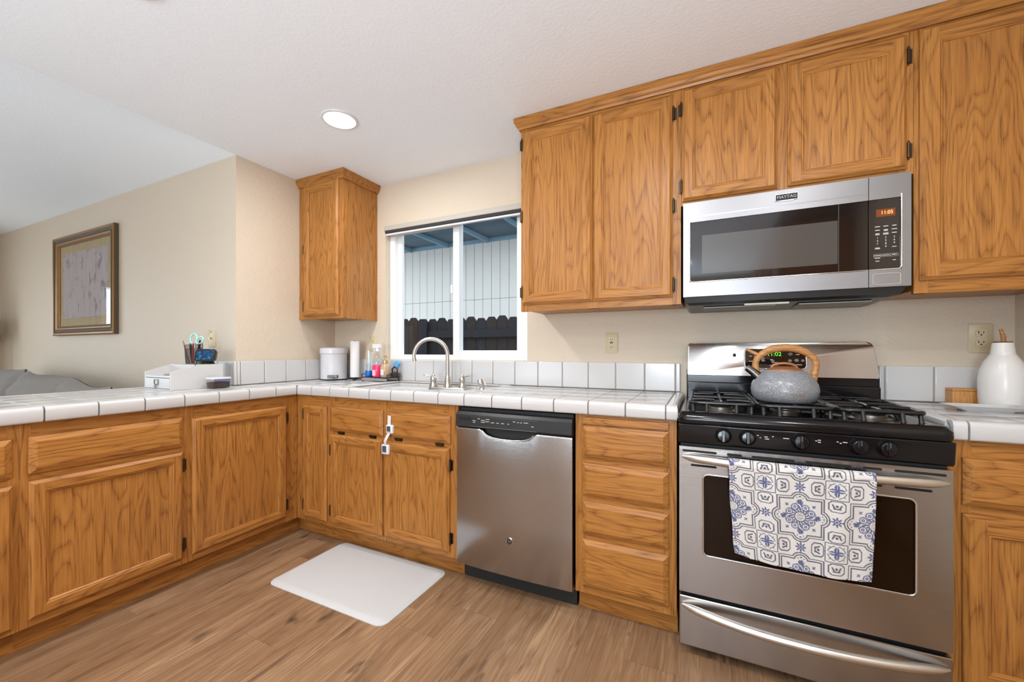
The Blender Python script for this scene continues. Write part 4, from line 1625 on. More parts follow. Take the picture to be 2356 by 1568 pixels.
VF = np.concatenate([np.linspace(-VB, 0, 60, endpoint=False), np.linspace(0, VL, 262)])
U = np.linspace(0, UW, NU)
uu, vv = np.meshgrid(U, VF)
bl_, dk_ = pattern(uu, vv)
rng = np.random.default_rng(3)
white = np.array([0.63, 0.615, 0.595])
navy = np.array([0.030, 0.052, 0.175])
ink = np.array([0.030, 0.033, 0.075])
colr = white[None, None, :] * (0.93 + 0.10 * rng.random(uu.shape))[..., None]
wv = (0.88 + 0.12 * rng.random(uu.shape))
colr = colr * (1 - bl_[..., None] * wv[..., None] * 0.92) + navy * (bl_ * wv * 0.92)[..., None]
colr = colr * (1 - dk_[..., None] * wv[..., None] * 0.9) + ink * (dk_ * wv * 0.9)[..., None]
verts = []
RH = 0.0185
for j, v in enumerate(VF):
    for i, u in enumerate(U):
        a = (u + 0.078 - RC) / 0.370
        hy_ = -0.006 - 0.046 * (1 - abs(a) ** 2.4)       # handle axis
        x = u + 0.078 - RC
        z0 = 0.752
        arc = math.pi * RH
        if v < -arc / 2:
            yy, zz = hy_ + RH, z0 + (v + arc / 2)
        elif v < arc / 2:
            w = (v + arc / 2) / arc * math.pi
            yy, zz = hy_ + RH * math.cos(w), z0 + RH * math.sin(w)
        else:
            q = v - arc / 2
            fold = 0.004 * math.sin(u * 32 + 0.6) * min(1, q / 0.12) + 0.0025 * math.sin(u * 71 + q * 9)
            pull = min(0.020, q * 0.10)
            yy, zz = hy_ - RH + fold + pull * 0.2, z0 - q
            # the lower left corner is turned under, right side hangs a little inwards
            zz += 0.024 * max(0, (0.05 - u) / 0.05) ** 0.7 * (q / VL) ** 8 + 0.005 * math.sin(u * 18) * (q / VL) ** 3
            x += (q / VL) ** 1.5 * (0.022 * (1 - u / UW) - 0.012 * (u / UW))
            if i < 8:
                x += 0.0012 * math.sin(q * 40)
        verts.append((x + RC, yy + 1.661, zz))
ny = len(VF)
faces = [(j * NU + i, j * NU + i + 1, (j + 1) * NU + i + 1, (j + 1) * NU + i) for j in range(ny - 1) for i in range(NU - 1)]
base = Vector((0.278, 1.60, 0.41))
me = bpy.data.meshes.new('dish_towel')
me.from_pydata([(x - base.x, y - base.y, z - base.z) for x, y, z in verts], [], faces)
ca = me.color_attributes.new('print', 'FLOAT_COLOR', 'POINT')
fl = np.concatenate([colr.reshape(-1, 3), np.ones((colr.shape[0] * colr.shape[1], 1))], 1).astype(np.float32)
ca.data.foreach_set('color', fl.ravel())
me.materials.append(TOWELM)
me.polygons.foreach_set('use_smooth', [True] * len(me.polygons))
tw = bpy.data.objects.new('dish_towel', me)
COL.objects.link(tw)
tw.location = base
so = tw.modifiers.new('thick', 'SOLIDIFY')
so.thickness = 0.0016
tag(tw, 'white dish towel with a blue tile print hung over the oven handle', 'towel')

# ------------------------------------------------------------------ microwave
mc = thing('microwave', 'stainless over-the-range microwave with dark glass door below the wall cabinets', 'microwave', (0.2965, 1.936, 1.333))
Z = 1.333
hw = 0.3795
b = MB()
b.box(-hw + 0.004, hw - 0.004, 0.035, 0.355, 1.385 - Z, 1.796 - Z)
b.loops([[(-hw + 0.006, 0.02, 1.386 - Z), (hw - 0.006, 0.02, 1.386 - Z), (hw - 0.006, 0.355, 1.386 - Z), (-hw + 0.006, 0.355, 1.386 - Z)],
         [(-hw + 0.012, 0.026, 1.362 - Z), (hw - 0.020, 0.026, 1.362 - Z), (hw - 0.020, 0.355, 1.350 - Z), (-hw + 0.012, 0.355, 1.350 - Z)],
         [(-hw + 0.022, 0.05, 1.352 - Z), (hw - 0.05, 0.05, 1.352 - Z), (hw - 0.05, 0.350, 1.3435 - Z), (-hw + 0.022, 0.350, 1.3435 - Z)]])
b.build('body', BLACKS, mc)
b = MB()
b.box(-0.30, -0.02, 0.10, 0.27, 1.3425 - Z, 1.349 - Z)
b.box(0.06, 0.30, 0.10, 0.27, 1.3415 - Z, 1.349 - Z)
b.build('grease_filter', steel('grey_filter_mesh', 0, (0.30, 0.29, 0.27), 0.5), mc, bevel=0.002)
b = MB()
b.box(-0.14, 0.02, 0.055, 0.085, 1.3455 - Z, 1.3525 - Z)
b.build('work_light', plain('frosted_light_cover', (0.75, 0.72, 0.65), 0.4), mc)
DX = 0.5555 - 0.2965      # split between door and control side
b = MB()
plate_with_hole(b, -hw, DX - 0.001, 1.386 - Z, 1.797 - Z, -0.352, DX + 0.05, 1.450 - Z, 1.711 - Z, 0.008, 0.0, 0.03)
# (hole runs past the split, so trim it back)
b = MB()
x0, x1, z0, z1 = -hw, DX - 0.001, 1.386 - Z, 1.797 - Z
hx0, hz0, hz1 = -0.353, 1.450 - Z, 1.711 - Z
b.box(x0, hx0, 0, 0.03, z0, z1)
b.box(hx0, x1, 0, 0.03, z0, hz0)
b.box(hx0, x1, 0, 0.03, hz1, z1)
md = b.build('door', STEELM, mc)
b = MB()
b.loops([[(hx0, 0.0005, hz1 + 0.026), (x1, 0.0005, hz1 + 0.026), (x1, 0.0075, hz1 - 0.0), (hx0, 0.0075, hz1 - 0.0)], [(hx0, -0.0012, hz1 + 0.026), (x1, -0.0012, hz1 + 0.026), (x1, 0.005, hz1), (hx0, 0.005, hz1)]])
b.build('pull_recess', STEELM, md)
b = MB()
b.box(hx0, x1, 0.005, 0.012, hz0, hz1)
gl = b.build('door_glass', DGLASS, md)
b = MB()
b.box(-0.008 - 0.2965, 0.464 - 0.2965, 0.0042, 0.006, 1.484 - Z, 1.650 - Z)
b.build('screened_window', DWINDOW, gl)
b = MB()
b.box(0.466 - 0.2965, 0.468 - 0.2965, 0.0042, 0.006, hz0, hz1)
b.build('glass_seam', plain('grey_seam', (0.05, 0.05, 0.05), 0.3), gl)
b = MB()
b.tube([(x1, 0.001, hz0), (hx0 + 0.008, 0.001, hz0), (hx0, 0.001, hz0 + 0.008), (hx0, 0.001, hz1 + 0.004)], 0.0028, 8)
b.build('glass_trim', CHROME, md, smooth=True)
# control side
b = MB()
x2 = hw
cx1 = 0.650 - 0.2965
b.box(x1 + 0.002, x2, 0, 0.03, z0, hz0)
b.box(x1 + 0.002, x2, 0, 0.03, hz1, z1)
b.box(cx1, x2, 0, 0.03, hz0, hz1)
cs = b.build('control_side', STEELM, mc)
b = MB()
b.box(x1 + 0.002, cx1, 0.004, 0.012, hz0, hz1)
kp = b.build('keypad', DGLASS, cs)
b = MB()
b.tube([(x1 + 0.002, 0.001, hz0), (cx1 - 0.008, 0.001, hz0), (cx1, 0.001, hz0 + 0.008), (cx1, 0.001, hz1 + 0.012)], 0.0032, 8)
b.build('keypad_trim', CHROME, cs, smooth=True)
b = MB()
ring = rrect(0.078, 0.040, 0.006, 4)
b.tube([(0.607 - 0.2965 + x, -0.0003, 1.415 - Z + z) for x, z in ring], 0.0014, 6, closed=True)
b.build('open_button', CHROME, cs, smooth=True)
b = MB()
b.box(0.579 - 0.2965, 0.633 - 0.2965, 0.0028, 0.005, 1.646 - Z, 1.674 - Z)
ds = b.build('display', SCREEN_OR, cs)
text_mesh('display_digits', '11:05', 0.019, DIGIT_OR, ds, (0.609 - 0.2965, 0.0022, 1.660 - Z), sx=0.85)
kx = [0.582, 0.606, 0.630]
b = MB()
o_ = lambda x: x - 0.2965
for r_, z in enumerate((1.610, 1.597, 1.584)):
    for c_, x in enumerate(kx):
        w = (0.015, 0.0135, 0.012)[(r_ + c_) % 3]
        b.box(o_(x) - w / 2, o_(x) + w / 2, 0.0030, 0.0045, z - Z - 0.0012, z - Z + 0.0014)
        if c_ == 1 and r_ > 0 or (r_ == 2 and c_ == 0):
            b.box(o_(x) - w / 2, o_(x) + w / 2, 0.0030, 0.0045, z - Z - 0.0048, z - Z - 0.0026)
for x, z, w in ((0.582, 1.5315, 0.013), (0.582, 1.5285, 0.015), (0.630, 1.5325, 0.012), (0.582, 1.4825, 0.011), (0.630, 1.4835, 0.009), (0.582, 1.503, 0.018), (0.606, 1.503, 0.017), (0.630, 1.5035, 0.014), (0.582, 1.4935, 0.016)):
    b.box(o_(x) - w / 2, o_(x) + w / 2, 0.0030, 0.0045, z - Z - 0.0011, z - Z + 0.0011)
for x in kx:
    b.tube([(o_(x) + px_, 0.0042, 1.503 - Z + pz_) for px_, pz_ in rrect(0.0215, 0.0105, 0.0015, 2)], 0.0006, 4, closed=True)
b.build('printed_legends', LEGEND, kp)
for i, s in enumerate('1234567890'):
    x = kx[i % 3] if i < 9 else kx[1]
    z = (1.5685, 1.5575, 1.5465, 1.5355)[i // 3]
    text_mesh('key_digit', s, 0.0095, LEGEND, kp, (o_(x), 0.0036, z - Z))
# maker badge
b = MB()
b.box(0.261 - 0.2965, 0.336 - 0.2965, -0.003, 0.0, 1.753 - Z, 1.779 - Z)
bd = b.build('maker_badge', BLACKM, md, bevel=0.0015)
b = MB()
b.tube([(0.2985 - 0.2965 + x, -0.003, 1.766 - Z + z) for x, z in rrect(0.075, 0.026, 0.002, 2)], 0.001, 6, closed=True)
b.box(0.275 - 0.2965, 0.322 - 0.2965, -0.0042, 0, 1.750 - Z, 1.7535 - Z)
b.build('badge_rim', CHROME, bd, smooth=True)
text_mesh('badge_lettering', 'MAYTAG', 0.0165, plain('grey_badge_letters', (0.42, 0.42, 0.43), 0.5), bd, (0.2985 - 0.2965, -0.0036, 1.7665 - Z), sx=1.0)


# ------------------------------------------------------------------ outlets and switch plates
def outlet(label, loc, rz=0, sockets=2, w=0.07, h=0.114, cat='outlet', gfci=False, coax=False):
    t = thing('wall_outlet' if not coax else 'wall_plate', label, cat, loc, rz, 'ivory wall outlets')
    b = MB()
    b.loops([[(x, y, z) for x, z in rrect(w * k, h * k, 0.004, 3)] for y, k in ((0, 1), (-0.004, 1), (-0.006, 0.95))])
    b.build('cover_plate', IVORY, t, smooth=True)
    if coax:
        b = MB()
        b.lathe([(0.008, 0.0), (0.008, 0.004), (0.005, 0.005), (0.005, 0.012)], n=12)
        b.build('jack', GOLD, t, smooth=True, loc=(0, -0.006, 0), rot=(math.pi / 2, 0, 0))
        b = MB()
        b.lathe([(0.0035, 0), (0.003, 0.0015)], n=10)
        b.build('screw', DARKSLOT, t, loc=(0, -0.006, 0.042), rot=(math.pi / 2, 0, 0))
        return t
    if gfci:
        b = MB()
        b.box(-0.0165, 0.0165, -0.009, -0.005, -0.034, 0.034)
        f = b.build('socket_face', IVORY, t, bevel=0.001)
        for z in (0.021, -0.021):
            q = MB()
            q.box(-0.007, -0.0045, -0.0095, -0.0085, z - 0.004, z + 0.004)
            q.box(0.0045, 0.007, -0.0095, -0.0085, z - 0.004, z + 0.004)
            q.box(-0.002, 0.002, -0.0095, -0.0085, z - 0.010, z - 0.006)
            q.build('slots', DARKSLOT, f)
        q = MB()
        q.box(-0.008, 0.008, -0.0105, -0.0085, 0.001, 0.006, 0)
        q.box(-0.008, 0.008, -0.0105, -0.0085, -0.006, -0.001, 1)
        q.build('test_buttons', [DARKSLOT, PENR], f)
        return t
    for z in ((0.0195, -0.0195) if sockets == 2 else (0,)):
        b = MB()
        ring = rrect(0.034, 0.029, 0.012, 5)
        b.loops([[(x, -0.005, z + q) for x, q in ring], [(x, -0.0085, z + q) for x, q in ring]])
        f = b.build('socket_face', IVORY, t)
        q = MB()
        q.box(-0.0085, -0.0062, -0.0092, -0.008, z, z + 0.009)
        q.box(0.0062, 0.0085, -0.0092, -0.008, z, z + 0.008)
        q.lathe([(0.0026, 0), (0.0026, 0.0012)], 0, 0, 10)
        q.v[-20:] = [(x, -0.008 - zz, z - 0.006 + y) for x, y, zz in q.v[-20:]]
        q.build('slots', DARKSLOT, f)
    return t


outlet('ivory outlet with test buttons on the wall left of the cooker', (-0.470, YW, 1.194), gfci=True)
outlet('ivory two-socket outlet on the wall above the wooden box', (1.013, YW, 1.201), w=0.072, h=0.118)
outlet('pale outlet plate on the wall behind the spray bottle', (-2.247, YW, 1.203), w=0.068, h=0.11)
outlet('ivory jack plate on the living room wall above the desk organiser', (-2.905, YP, 1.231), w=0.072, h=0.115, cat='wall plate', coax=True)

# ------------------------------------------------------------------ child lock
lk = thing('child_lock_strap', 'white strap child lock with two pads bridging the sink cabinet front and door', 'child lock', (-1.545, 1.70, 0.60))


def pad(x, z, w, h, yy):
    b = MB()
    ring = rrect(w, h, 0.006, 4)
    b.loops([[(x + p * k, yy + d, z + q * k) for p, q in ring] for d, k in ((0, 1), (-0.010, 1), (-0.013, 0.88))])
    o = b.build('pad', WPLAST, lk, smooth=True)
    b = MB()
    ring = rrect(w * 0.55, h * 0.62, 0.003, 3)
    b.loops([[(x - 0.003 + p, yy - 0.0125, z + 0.003 + q) for p, q in ring], [(x - 0.003 + p, yy - 0.0142, z + 0.003 + q) for p, q in ring]])
    b.build('release_button', DGREY, o)
    return o


pad(0.008, 0.125, 0.046, 0.046, -0.0)
pad(-0.022, 0.013, 0.050, 0.054, -0.0)
b = MB()


def strap(pts, w, thick=0.002):
    L = []
    for x, y, z in pts:
        L.append([(x - w / 2, y, z), (x + w / 2, y, z), (x + w / 2, y - thick, z), (x - w / 2, y - thick, z)])
    b.loops(L)


strap([(0.002, -0.003, 0.145), (0.002, -0.0035, 0.17), (0.003, -0.003, 0.187), (0.002, -0.003, 0.198)], 0.022)
strap([(0.006, -0.006, 0.108), (0.001, -0.018, 0.088), (-0.012, -0.021, 0.062), (-0.018, -0.012, 0.040), (-0.019, -0.006, 0.032)], 0.018)
b.build('strap', WPLAST, lk, smooth=True)

# ------------------------------------------------------------------ floor mat
b = MB()
mw, mh = 0.752, 0.476
L = []
for i, z, in ((0.0, 0.0), (0.0, 0.003), (0.018, 0.012), (0.030, 0.014)):
    L.append([(x, y, z) for x, y in rrect(mw - 2 * i, mh - 2 * i, 0.045 - i * 0.5, 7)])
b.loops(L)
mt = b.build('floor_mat', MATM, smooth=True, loc=(-1.578, 1.521, 0.0))
mt.rotation_euler = (0, 0, math.radians(-0.5))
tag(mt, 'white cushioned kitchen mat lying on the floor before the sink cabinet', 'mat')

# ------------------------------------------------------------------ things on the sink-side counter
# pedal bin
pb = thing('pedal_bin', 'small white pedal bin on the counter in the corner', 'bin', (-2.502, 2.160, ZT), math.radians(12))
b = MB()
b.lathe([(0.091, 0.008), (0.091, 0.19), (0.092, 0.194)], n=40)
b.build('body', WENAMEL, pb, smooth=True)
b = MB()
b.lathe([(0.090, 0.0), (0.093, 0.002), (0.093, 0.008), (0.090, 0.009)], n=40)
b.build('base_ring', BLACKS, pb, smooth=True)
b = MB()
b.lathe([(0.096, 0.195), (0.097, 0.222), (0.094, 0.235), (0.078, 0.242), (0.0, 0.244)], n=40, caps=False)
b.lathe([(0.096, 0.195), (0.0, 0.195)], n=40, caps=False)
b.build('lid', WENAMEL, pb, smooth=True)
b = MB()
b.box(0.012, 0.070, -0.112, -0.080, 0.001, 0.010)
b.build('pedal', BLACKS, pb, bevel=0.003, rot=(0, 0, 0.10))
b = MB()
b.box(0.005, 0.078, -0.0945, -0.070, 0.018, 0.040)
b.build('pedal_bracket', steel('grey_pedal_metal', 0, (0.35, 0.35, 0.36), 0.3), pb, bevel=0.003, rot=(0, 0, 0.10))
# paper towel holder + roll
ph = thing('paper_towel_holder', 'black wire paper towel stand with round feet beside the pedal bin', 'paper towel holder', (-2.322, 2.192, ZT))
b = MB()
for k in range(4):
    a = math.radians(40 + 90 * k)
    b.tube([(0, 0, 0.016), (0.05 * math.cos(a), 0.05 * math.sin(a), 0.016), (0.060 * math.cos(a), 0.060 * math.sin(a), 0.010)], 0.0035, 8)
    b.lathe([(0.003, 0.0), (0.0085, 0.004), (0.0085, 0.010), (0.003, 0.014)], 0.060 * math.cos(a), 0.060 * math.sin(a), 12)
b.tube([(0, 0, 0.014), (0, 0, 0.29)], 0.004, 8)
b.build('wire_stand', BLACKM, ph, smooth=True)
b = MB()
b.lathe([(0.010, 0.022), (0.0325, 0.022), (0.0325, 0.285), (0.010, 0.285), (0.010, 0.022)], n=32, caps=False)
o = b.build('paper_towel_roll', PAPER, None, smooth=True, loc=(-2.322, 2.192, ZT))
tag(o, 'slim white paper towel roll upright on its wire stand', 'paper towel')
# tray
tr = thing('counter_rack', 'low black wire rack with feet holding the soap bottles beside the sink', 'rack', (-2.075, 2.195, ZT), math.radians(-3))
b = MB()
b.box(-0.125, 0.125, -0.062, 0.062, 0.026, 0.031)
b.build('shelf', BLACKS, tr, bevel=0.002)
b = MB()
b.box(-0.12, 0.12, -0.0615, -0.058, 0.006, 0.024)
b.build('drip_tray', plain('grey_tray_steel', (0.45, 0.45, 0.47), 0.3, 0.7), tr)
for x in (-0.118, 0.118):
    for y in (-0.056, 0.056):
        b = MB()
        b.tube([(x, y, 0.0), (x, y, 0.03)], 0.005, 8)
        b.build('foot', BLACKM, tr, smooth=True)
b = MB()
b.tube([(-0.122, -0.06, 0.05), (-0.122, 0.06, 0.05), (0.122, 0.06, 0.05), (0.122, -0.06, 0.05)], 0.0028, 8)
for x, y in ((-0.122, -0.06), (-0.122, 0.06), (0.122, 0.06), (0.122, -0.06), (0, 0.06)):
    b.tube([(x, y, 0.03), (x, y, 0.05)], 0.0028, 6)
b.build('rail', BLACKM, tr, smooth=True)
ZR = ZT + 0.0312
# dish brush in blue dispenser base
db = thing('dish_brush', 'clear handled dish brush standing in a blue base at the left end of the rack', 'dish brush', (-2.158, 2.165, ZR))
b = MB()
b.lathe([(0.024, 0.0), (0.026, 0.003), (0.026, 0.040), (0.023, 0.044)], n=24)
b.build('blue_base', BLUEP, db, smooth=True)
b = MB()
b.lathe([(0.022, 0.044), (0.022, 0.075), (0.012, 0.095)], n=20, caps=False)
b.build('clear_collar', CLEARP, db, smooth=True)
b = MB()
b.tube([(0, 0, 0.044), (0.003, 0, 0.10), (0.002, 0, 0.15), (-0.004, 0, 0.185)], [0.007, 0.007, 0.009, 0.006], 10)
b.build('handle', plain('pale_blue_clear_plastic', (0.55, 0.68, 0.74), 0.15), db, smooth=True)
# spray bottle
sp = thing('spray_bottle', 'clear spray bottle half full of pink cleaner with white trigger', 'spray bottle', (-2.090, 2.180, ZR))
b = MB()
b.lathe([(0.034, 0.0), (0.036, 0.004), (0.036, 0.083), (0.0355, 0.084)], n=28)
b.build('pink_liquid', PINK, sp, smooth=True)
b = MB()
b.lathe([(0.0355, 0.084), (0.036, 0.10), (0.035, 0.115), (0.028, 0.14), (0.016, 0.165), (0.013, 0.185)], n=28, caps=False)
b.build('clear_bottle', CLEARP, sp, smooth=True)
b = MB()
b.loops([[(x, -0.0368 - y, 0.03 + z) for x, z in rrect(0.030, 0.040, 0.005, 3)] for y in (0, 0.0006)])
b.build('label_sticker', plain('pink_white_label', (0.85, 0.45, 0.55), 0.5), sp)
b = MB()
b.lathe([(0.015, 0.180), (0.015, 0.200), (0.010, 0.205)], n=16)
b.box(-0.042, 0.032, -0.011, 0.011, 0.203, 0.232)
b.tube([(-0.024, 0, 0.205), (-0.030, 0, 0.185), (-0.038, 0, 0.168)], [0.005, 0.005, 0.004], 8)
b.build('trigger_head', WPLAST, sp, bevel=0.004, smooth=True)
# soap pump
so_ = thing('soap_pump_bottle', 'amber soap bottle with a gold pump on the rack', 'soap bottle', (-2.012, 2.172, ZR))
b = MB()
b.lathe([(0.031, 0.0), (0.034, 0.004), (0.034, 0.068), (0.028, 0.084), (0.015, 0.094), (0.013, 0.102)], n=28)
b.build('bottle', AMBER, so_, smooth=True)
b = MB()
b.loops([[(x + 0.004, -0.0345 - y, 0.036 + z) for x, z in rrect(0.026, 0.040, 0.004, 3)] for y in (0, 0.0008)])
b.build('label_sticker', plain('pale_soap_label', (0.62, 0.66, 0.70), 0.5), so_)
b = MB()
b.lathe([(0.017, 0.098), (0.017, 0.118), (0.008, 0.122), (0.006, 0.140), (0.013, 0.142), (0.013, 0.150)], n=18)
b.tube([(0, 0, 0.147), (0.012, -0.014, 0.148), (0.018, -0.022, 0.142)], 0.005, 8)
b.build('pump', GOLD, so_, smooth=True)
# scrubbers
b = MB()
b.box(-0.020, 0.020, -0.010, 0.010, 0.0, 0.045)
o = b.build('sponge', LBLUE, None, bevel=0.006, loc=(-1.973, 2.232, ZR + 0.071), rot=(0, math.radians(35), 0))
tag(o, 'blue sponge leaning behind the soap bottle on top of the black scrubber', 'sponge')
sb = thing('scrub_brush', 'black round scrub brush with a loop handle at the right end of the rack', 'scrub brush', (-1.972, 2.222, ZR))
b = MB()
b.lathe([(0.0, 0.0), (0.026, 0.002), (0.028, 0.022), (0.020, 0.034), (0.0, 0.036)], n=20, caps=False)
b.build('brush_head', BLACKM, sb, smooth=True)
b = MB()
b.tube([(-0.02, 0, 0.03), (-0.024, 0, 0.055), (0.0, 0, 0.072), (0.024, 0, 0.055), (0.02, 0, 0.03)], 0.005, 8)
b.build('loop_handle', BLACKS, sb, smooth=True)

# ------------------------------------------------------------------ desk organiser and what stands on it
BX0, BX1, BY0, BY1 = -2.875, -2.602, 1.180, 1.445
og = thing('desk_organizer', 'white wooden desk organiser box with a small drawer on the peninsula', 'organiser box', ((BX0 + BX1) / 2, (BY0 + BY1) / 2, ZT))
cx, cy = (BX0 + BX1) / 2, (BY0 + BY1) / 2
wx, wy = (BX1 - BX0) / 2, (BY1 - BY0) / 2
sideprof = [(-wy, 0.0), (wy, 0.0), (wy, 0.138), (-wy + 0.115, 0.132), (-wy + 0.10, 0.128), (-wy, 0.099)]
for s in (-1, 1):
    b = MB()
    xa, xb_ = sorted((s * wx, s * (wx - 0.009)))
    b.extr(sideprof, xa, xb_, lambda a, z, q: (q, a, z))
    b.build('side_board', WPAINT, og, bevel=0.0015)
b = MB()
b.box(-wx + 0.009, wx - 0.009, wy - 0.009, wy, 0.0, 0.137)
b.box(-wx + 0.009, wx - 0.009, -wy + 0.12, wy - 0.009, 0.128, 0.137)
b.box(-wx + 0.009, wx - 0.009, -wy + 0.118, -wy + 0.127, 0.075, 0.137)
b.box(-wx + 0.009, wx - 0.009, -wy + 0.002, wy - 0.009, 0.068, 0.078)
b.box(-wx + 0.009, wx - 0.009, -wy + 0.002, wy - 0.009, 0.0, 0.006)
b.build('shelves', WPAINT, og)
b = MB()
b.box(-wx + 0.011, wx - 0.011, -wy - 0.001, -wy + 0.012, 0.008, 0.065)
dwf = b.build('drawer', WPAINT, og, bevel=0.0015)
b = MB()
b.tube([(x - 0.005, -wy - 0.003, 0.043 + z) for x, z in rrect(0.040, 0.026, 0.002, 2)], 0.0022, 6, closed=True)
b.tube([(-0.005 + 0.009 * math.cos(a), -wy - 0.007, 0.020 + 0.009 * math.sin(a)) for a in [2 * math.pi * k / 14 for k in range(14)]], 0.0018, 6, closed=True)
b.build('label_holder_pull', plain('pewter_pull', (0.16, 0.15, 0.14), 0.35, 0.8), dwf, smooth=True)
# small things in the open tray
b = MB()
b.tube([(0, 0, 0), (0.055, 0.03, 0.002)], 0.004, 8)
o = b.build('pen', plain('steel_pen', (0.5, 0.5, 0.5), 0.3, 0.9), None, smooth=True, loc=(-2.72, 1.205, ZT + 0.083))
tag(o, 'short silver pen lying in the open tray of the white organiser', 'pen')
b = MB()
b.lathe([(0.010, 0.0), (0.010, 0.010), (0.003, 0.024)], n=16)
o = b.build('glue_nozzle', WPLAST, None, smooth=True, loc=(-2.69, 1.275, ZT + 0.0785))
tag(o, 'small white cone cap in the organiser tray', 'cap')
ZO = ZT + 0.1375
# pen cup
pc = thing('pen_cup', 'dark wire mesh pen cup with a slanted rim on the white organiser', 'pen cup', (-2.792, 1.385, ZO), math.radians(-28))
b = MB()
L0 = [(-0.036, -0.036, 0.0), (0.036, -0.036, 0.0), (0.036, 0.036, 0.0), (-0.036, 0.036, 0.0)]
L1 = [(-0.043, -0.043, 0.088), (0.043, -0.043, 0.112), (0.043, 0.043, 0.120), (-0.043, 0.043, 0.096)]
b.loops([L0, L1], cap=False)
b.add(L0, [(0, 1, 2, 3)])
b.build('mesh_wall', MESHM, pc)
b = MB()
b.tube(L1, 0.0022, 6, closed=True)
b.tube([(x, y, 0.002) for x, y, z in L0], 0.0022, 6, closed=True)
for p, q in zip(L0, L1):
    b.tube([p, q], 0.0016, 6)
b.build('wire_rim', plain('grey_wire', (0.10, 0.10, 0.11), 0.4, 0.6), pc, smooth=True)


def in_cup(name, label, dx, dy, tx, ty, h, r, mat, cat='pen'):
    b = MB()
    b.tube([(0, 0, 0), (tx * 0.8, ty * 0.8, h * 0.8), (tx, ty, h)], [r, r, r * 0.6], 8)
    o = b.build(name, mat, None, smooth=True, loc=(-2.792 + dx, 1.385 + dy, ZO + 0.004))
    tag(o, label, cat, 'pens and tools in the mesh cup')


in_cup('pen', 'grey pen leaning left in the mesh cup', -0.01, -0.02, -0.028, -0.018, 0.135, 0.004, plain('grey_pen', (0.2, 0.19, 0.19), 0.4, 0.5))
in_cup('marker', 'thick black marker lying low across the mesh cup', -0.012, 0.0, 0.018, -0.022, 0.118, 0.0075, PEND, 'marker')
in_cup('marker', 'black marker upright behind the scissors in the mesh cup', 0.012, 0.012, 0.006, 0.012, 0.140, 0.007, BLACKM, 'marker')
in_cup('pen', 'red capped pen in the middle of the mesh cup', 0.01, -0.012, 0.016, -0.004, 0.122, 0.005, PENR)
sc_ = thing('scissors', 'mint handled scissors standing in the mesh cup', 'scissors', (-2.785, 1.385, ZO - 0.004 + 0.0045), math.radians(27))
b = MB()
b.tube([(0.0, 0.0, 0.0), (0.008, 0.0, 0.115)], [0.003, 0.006], 8, flat=0.4)
b.tube([(0.004, 0.003, 0.0), (0.004, 0.003, 0.115)], [0.003, 0.006], 8, flat=0.4)
b.build('blades', CHROME, sc_, smooth=True)
for cx_, cz_, rx, rz_, s in ((-0.005, 0.150, 0.019, 0.031, 0.15), (0.031, 0.140, 0.017, 0.025, 0.75)):
    b = MB()
    ring = []
    for k in range(20):
        a = 2 * math.pi * k / 20
        x_, z_ = rx * math.cos(a), rz_ * math.sin(a)
        ring.append((cx_ + x_ * math.cos(s) + z_ * math.sin(s), 0.0, cz_ - x_ * math.sin(s) + z_ * math.cos(s)))
    b.tube(ring, 0.0048, 8, closed=True)
    b.build('handle_loop', MINT, sc_, smooth=True)
b = MB()
b.lathe([(0.016, 0.0), (0.018, 0.006), (0.018, 0.026), (0.013, 0.032)], n=18)
o = b.build('green_jar', GREEN, None, smooth=True, loc=(-2.716, 1.384, ZO + 0.0005))
tag(o, 'little green jar between the mesh cup and the smart display', 'jar')
# smart display
sd = thing('smart_display', 'small black smart display with a blue screen on the white organiser', 'smart display', (-2.664, 1.395, ZO), math.radians(30))
b = MB()
b.lathe([(0.032, 0.0), (0.034, 0.003), (0.030, 0.012), (0.022, 0.02)], n=24)
b.build('foot', BLACKM, sd, smooth=True)
b = MB()
Lr = []
for y, w, h, zc in ((-0.030, 0.106, 0.070, 0.052), (-0.026, 0.110, 0.074, 0.052), (-0.005, 0.100, 0.072, 0.050), (0.025, 0.074, 0.060, 0.046), (0.042, 0.040, 0.034, 0.044)):
    t_ = -0.30 * 0
    Lr.append([(x, y + (z) * 0.28, zc + z) for x, z in rrect(w, h, min(w, h) * 0.22, 5)])
b.loops(Lr)
bo = b.build('housing', BLACKS, sd, smooth=True)
b = MB()
ring = rrect(0.088, 0.052, 0.003, 3)
b.loops([[(x, -0.0312 + z * 0.28, 0.053 + z) for x, z in ring], [(x, -0.028 + z * 0.28, 0.053 + z) for x, z in ring]])
b.build('screen', SCREEN, bo)
b = MB()
b.lathe([(0.004, 0), (0.004, 0.002)], n=12)
b.build('camera_lens', CHROME, bo, loc=(0.035, -0.0225, 0.0835), rot=(math.radians(74), 0, 0))
# clear tub
tb = thing('plastic_tub', 'small clear lidded tub of dark coffee grounds beside the white organiser', 'tub', (-2.538, 1.384, ZT))
b = MB()
f = lambda w, h, z: [(x, y, z) for x, y in rrect(w, h, 0.008, 4)]
b.loops([f(0.070, 0.092, 0.001), f(0.074, 0.097, 0.056)], cap=False)
L = f(0.070, 0.092, 0.001)
b.add(L, [tuple(range(len(L)))])
b.build('clear_box', CLEARP, tb, smooth=True)
b = MB()
b.loops([f(0.066, 0.088, 0.003), f(0.070, 0.0925, 0.036)])
b.build('coffee', COFFEE, tb)
b = MB()
b.loops([f(0.078, 0.101, 0.054), f(0.078, 0.101, 0.062), f(0.074, 0.097, 0.064)])
b.build('lid', plain('translucent_lid', (0.62, 0.63, 0.66), 0.25), tb, smooth=True)
b = MB()
b.box(0.0345, 0.0362, -0.042, 0.042, 0.040, 0.053)
b.build('label_band', PURPLE, tb)

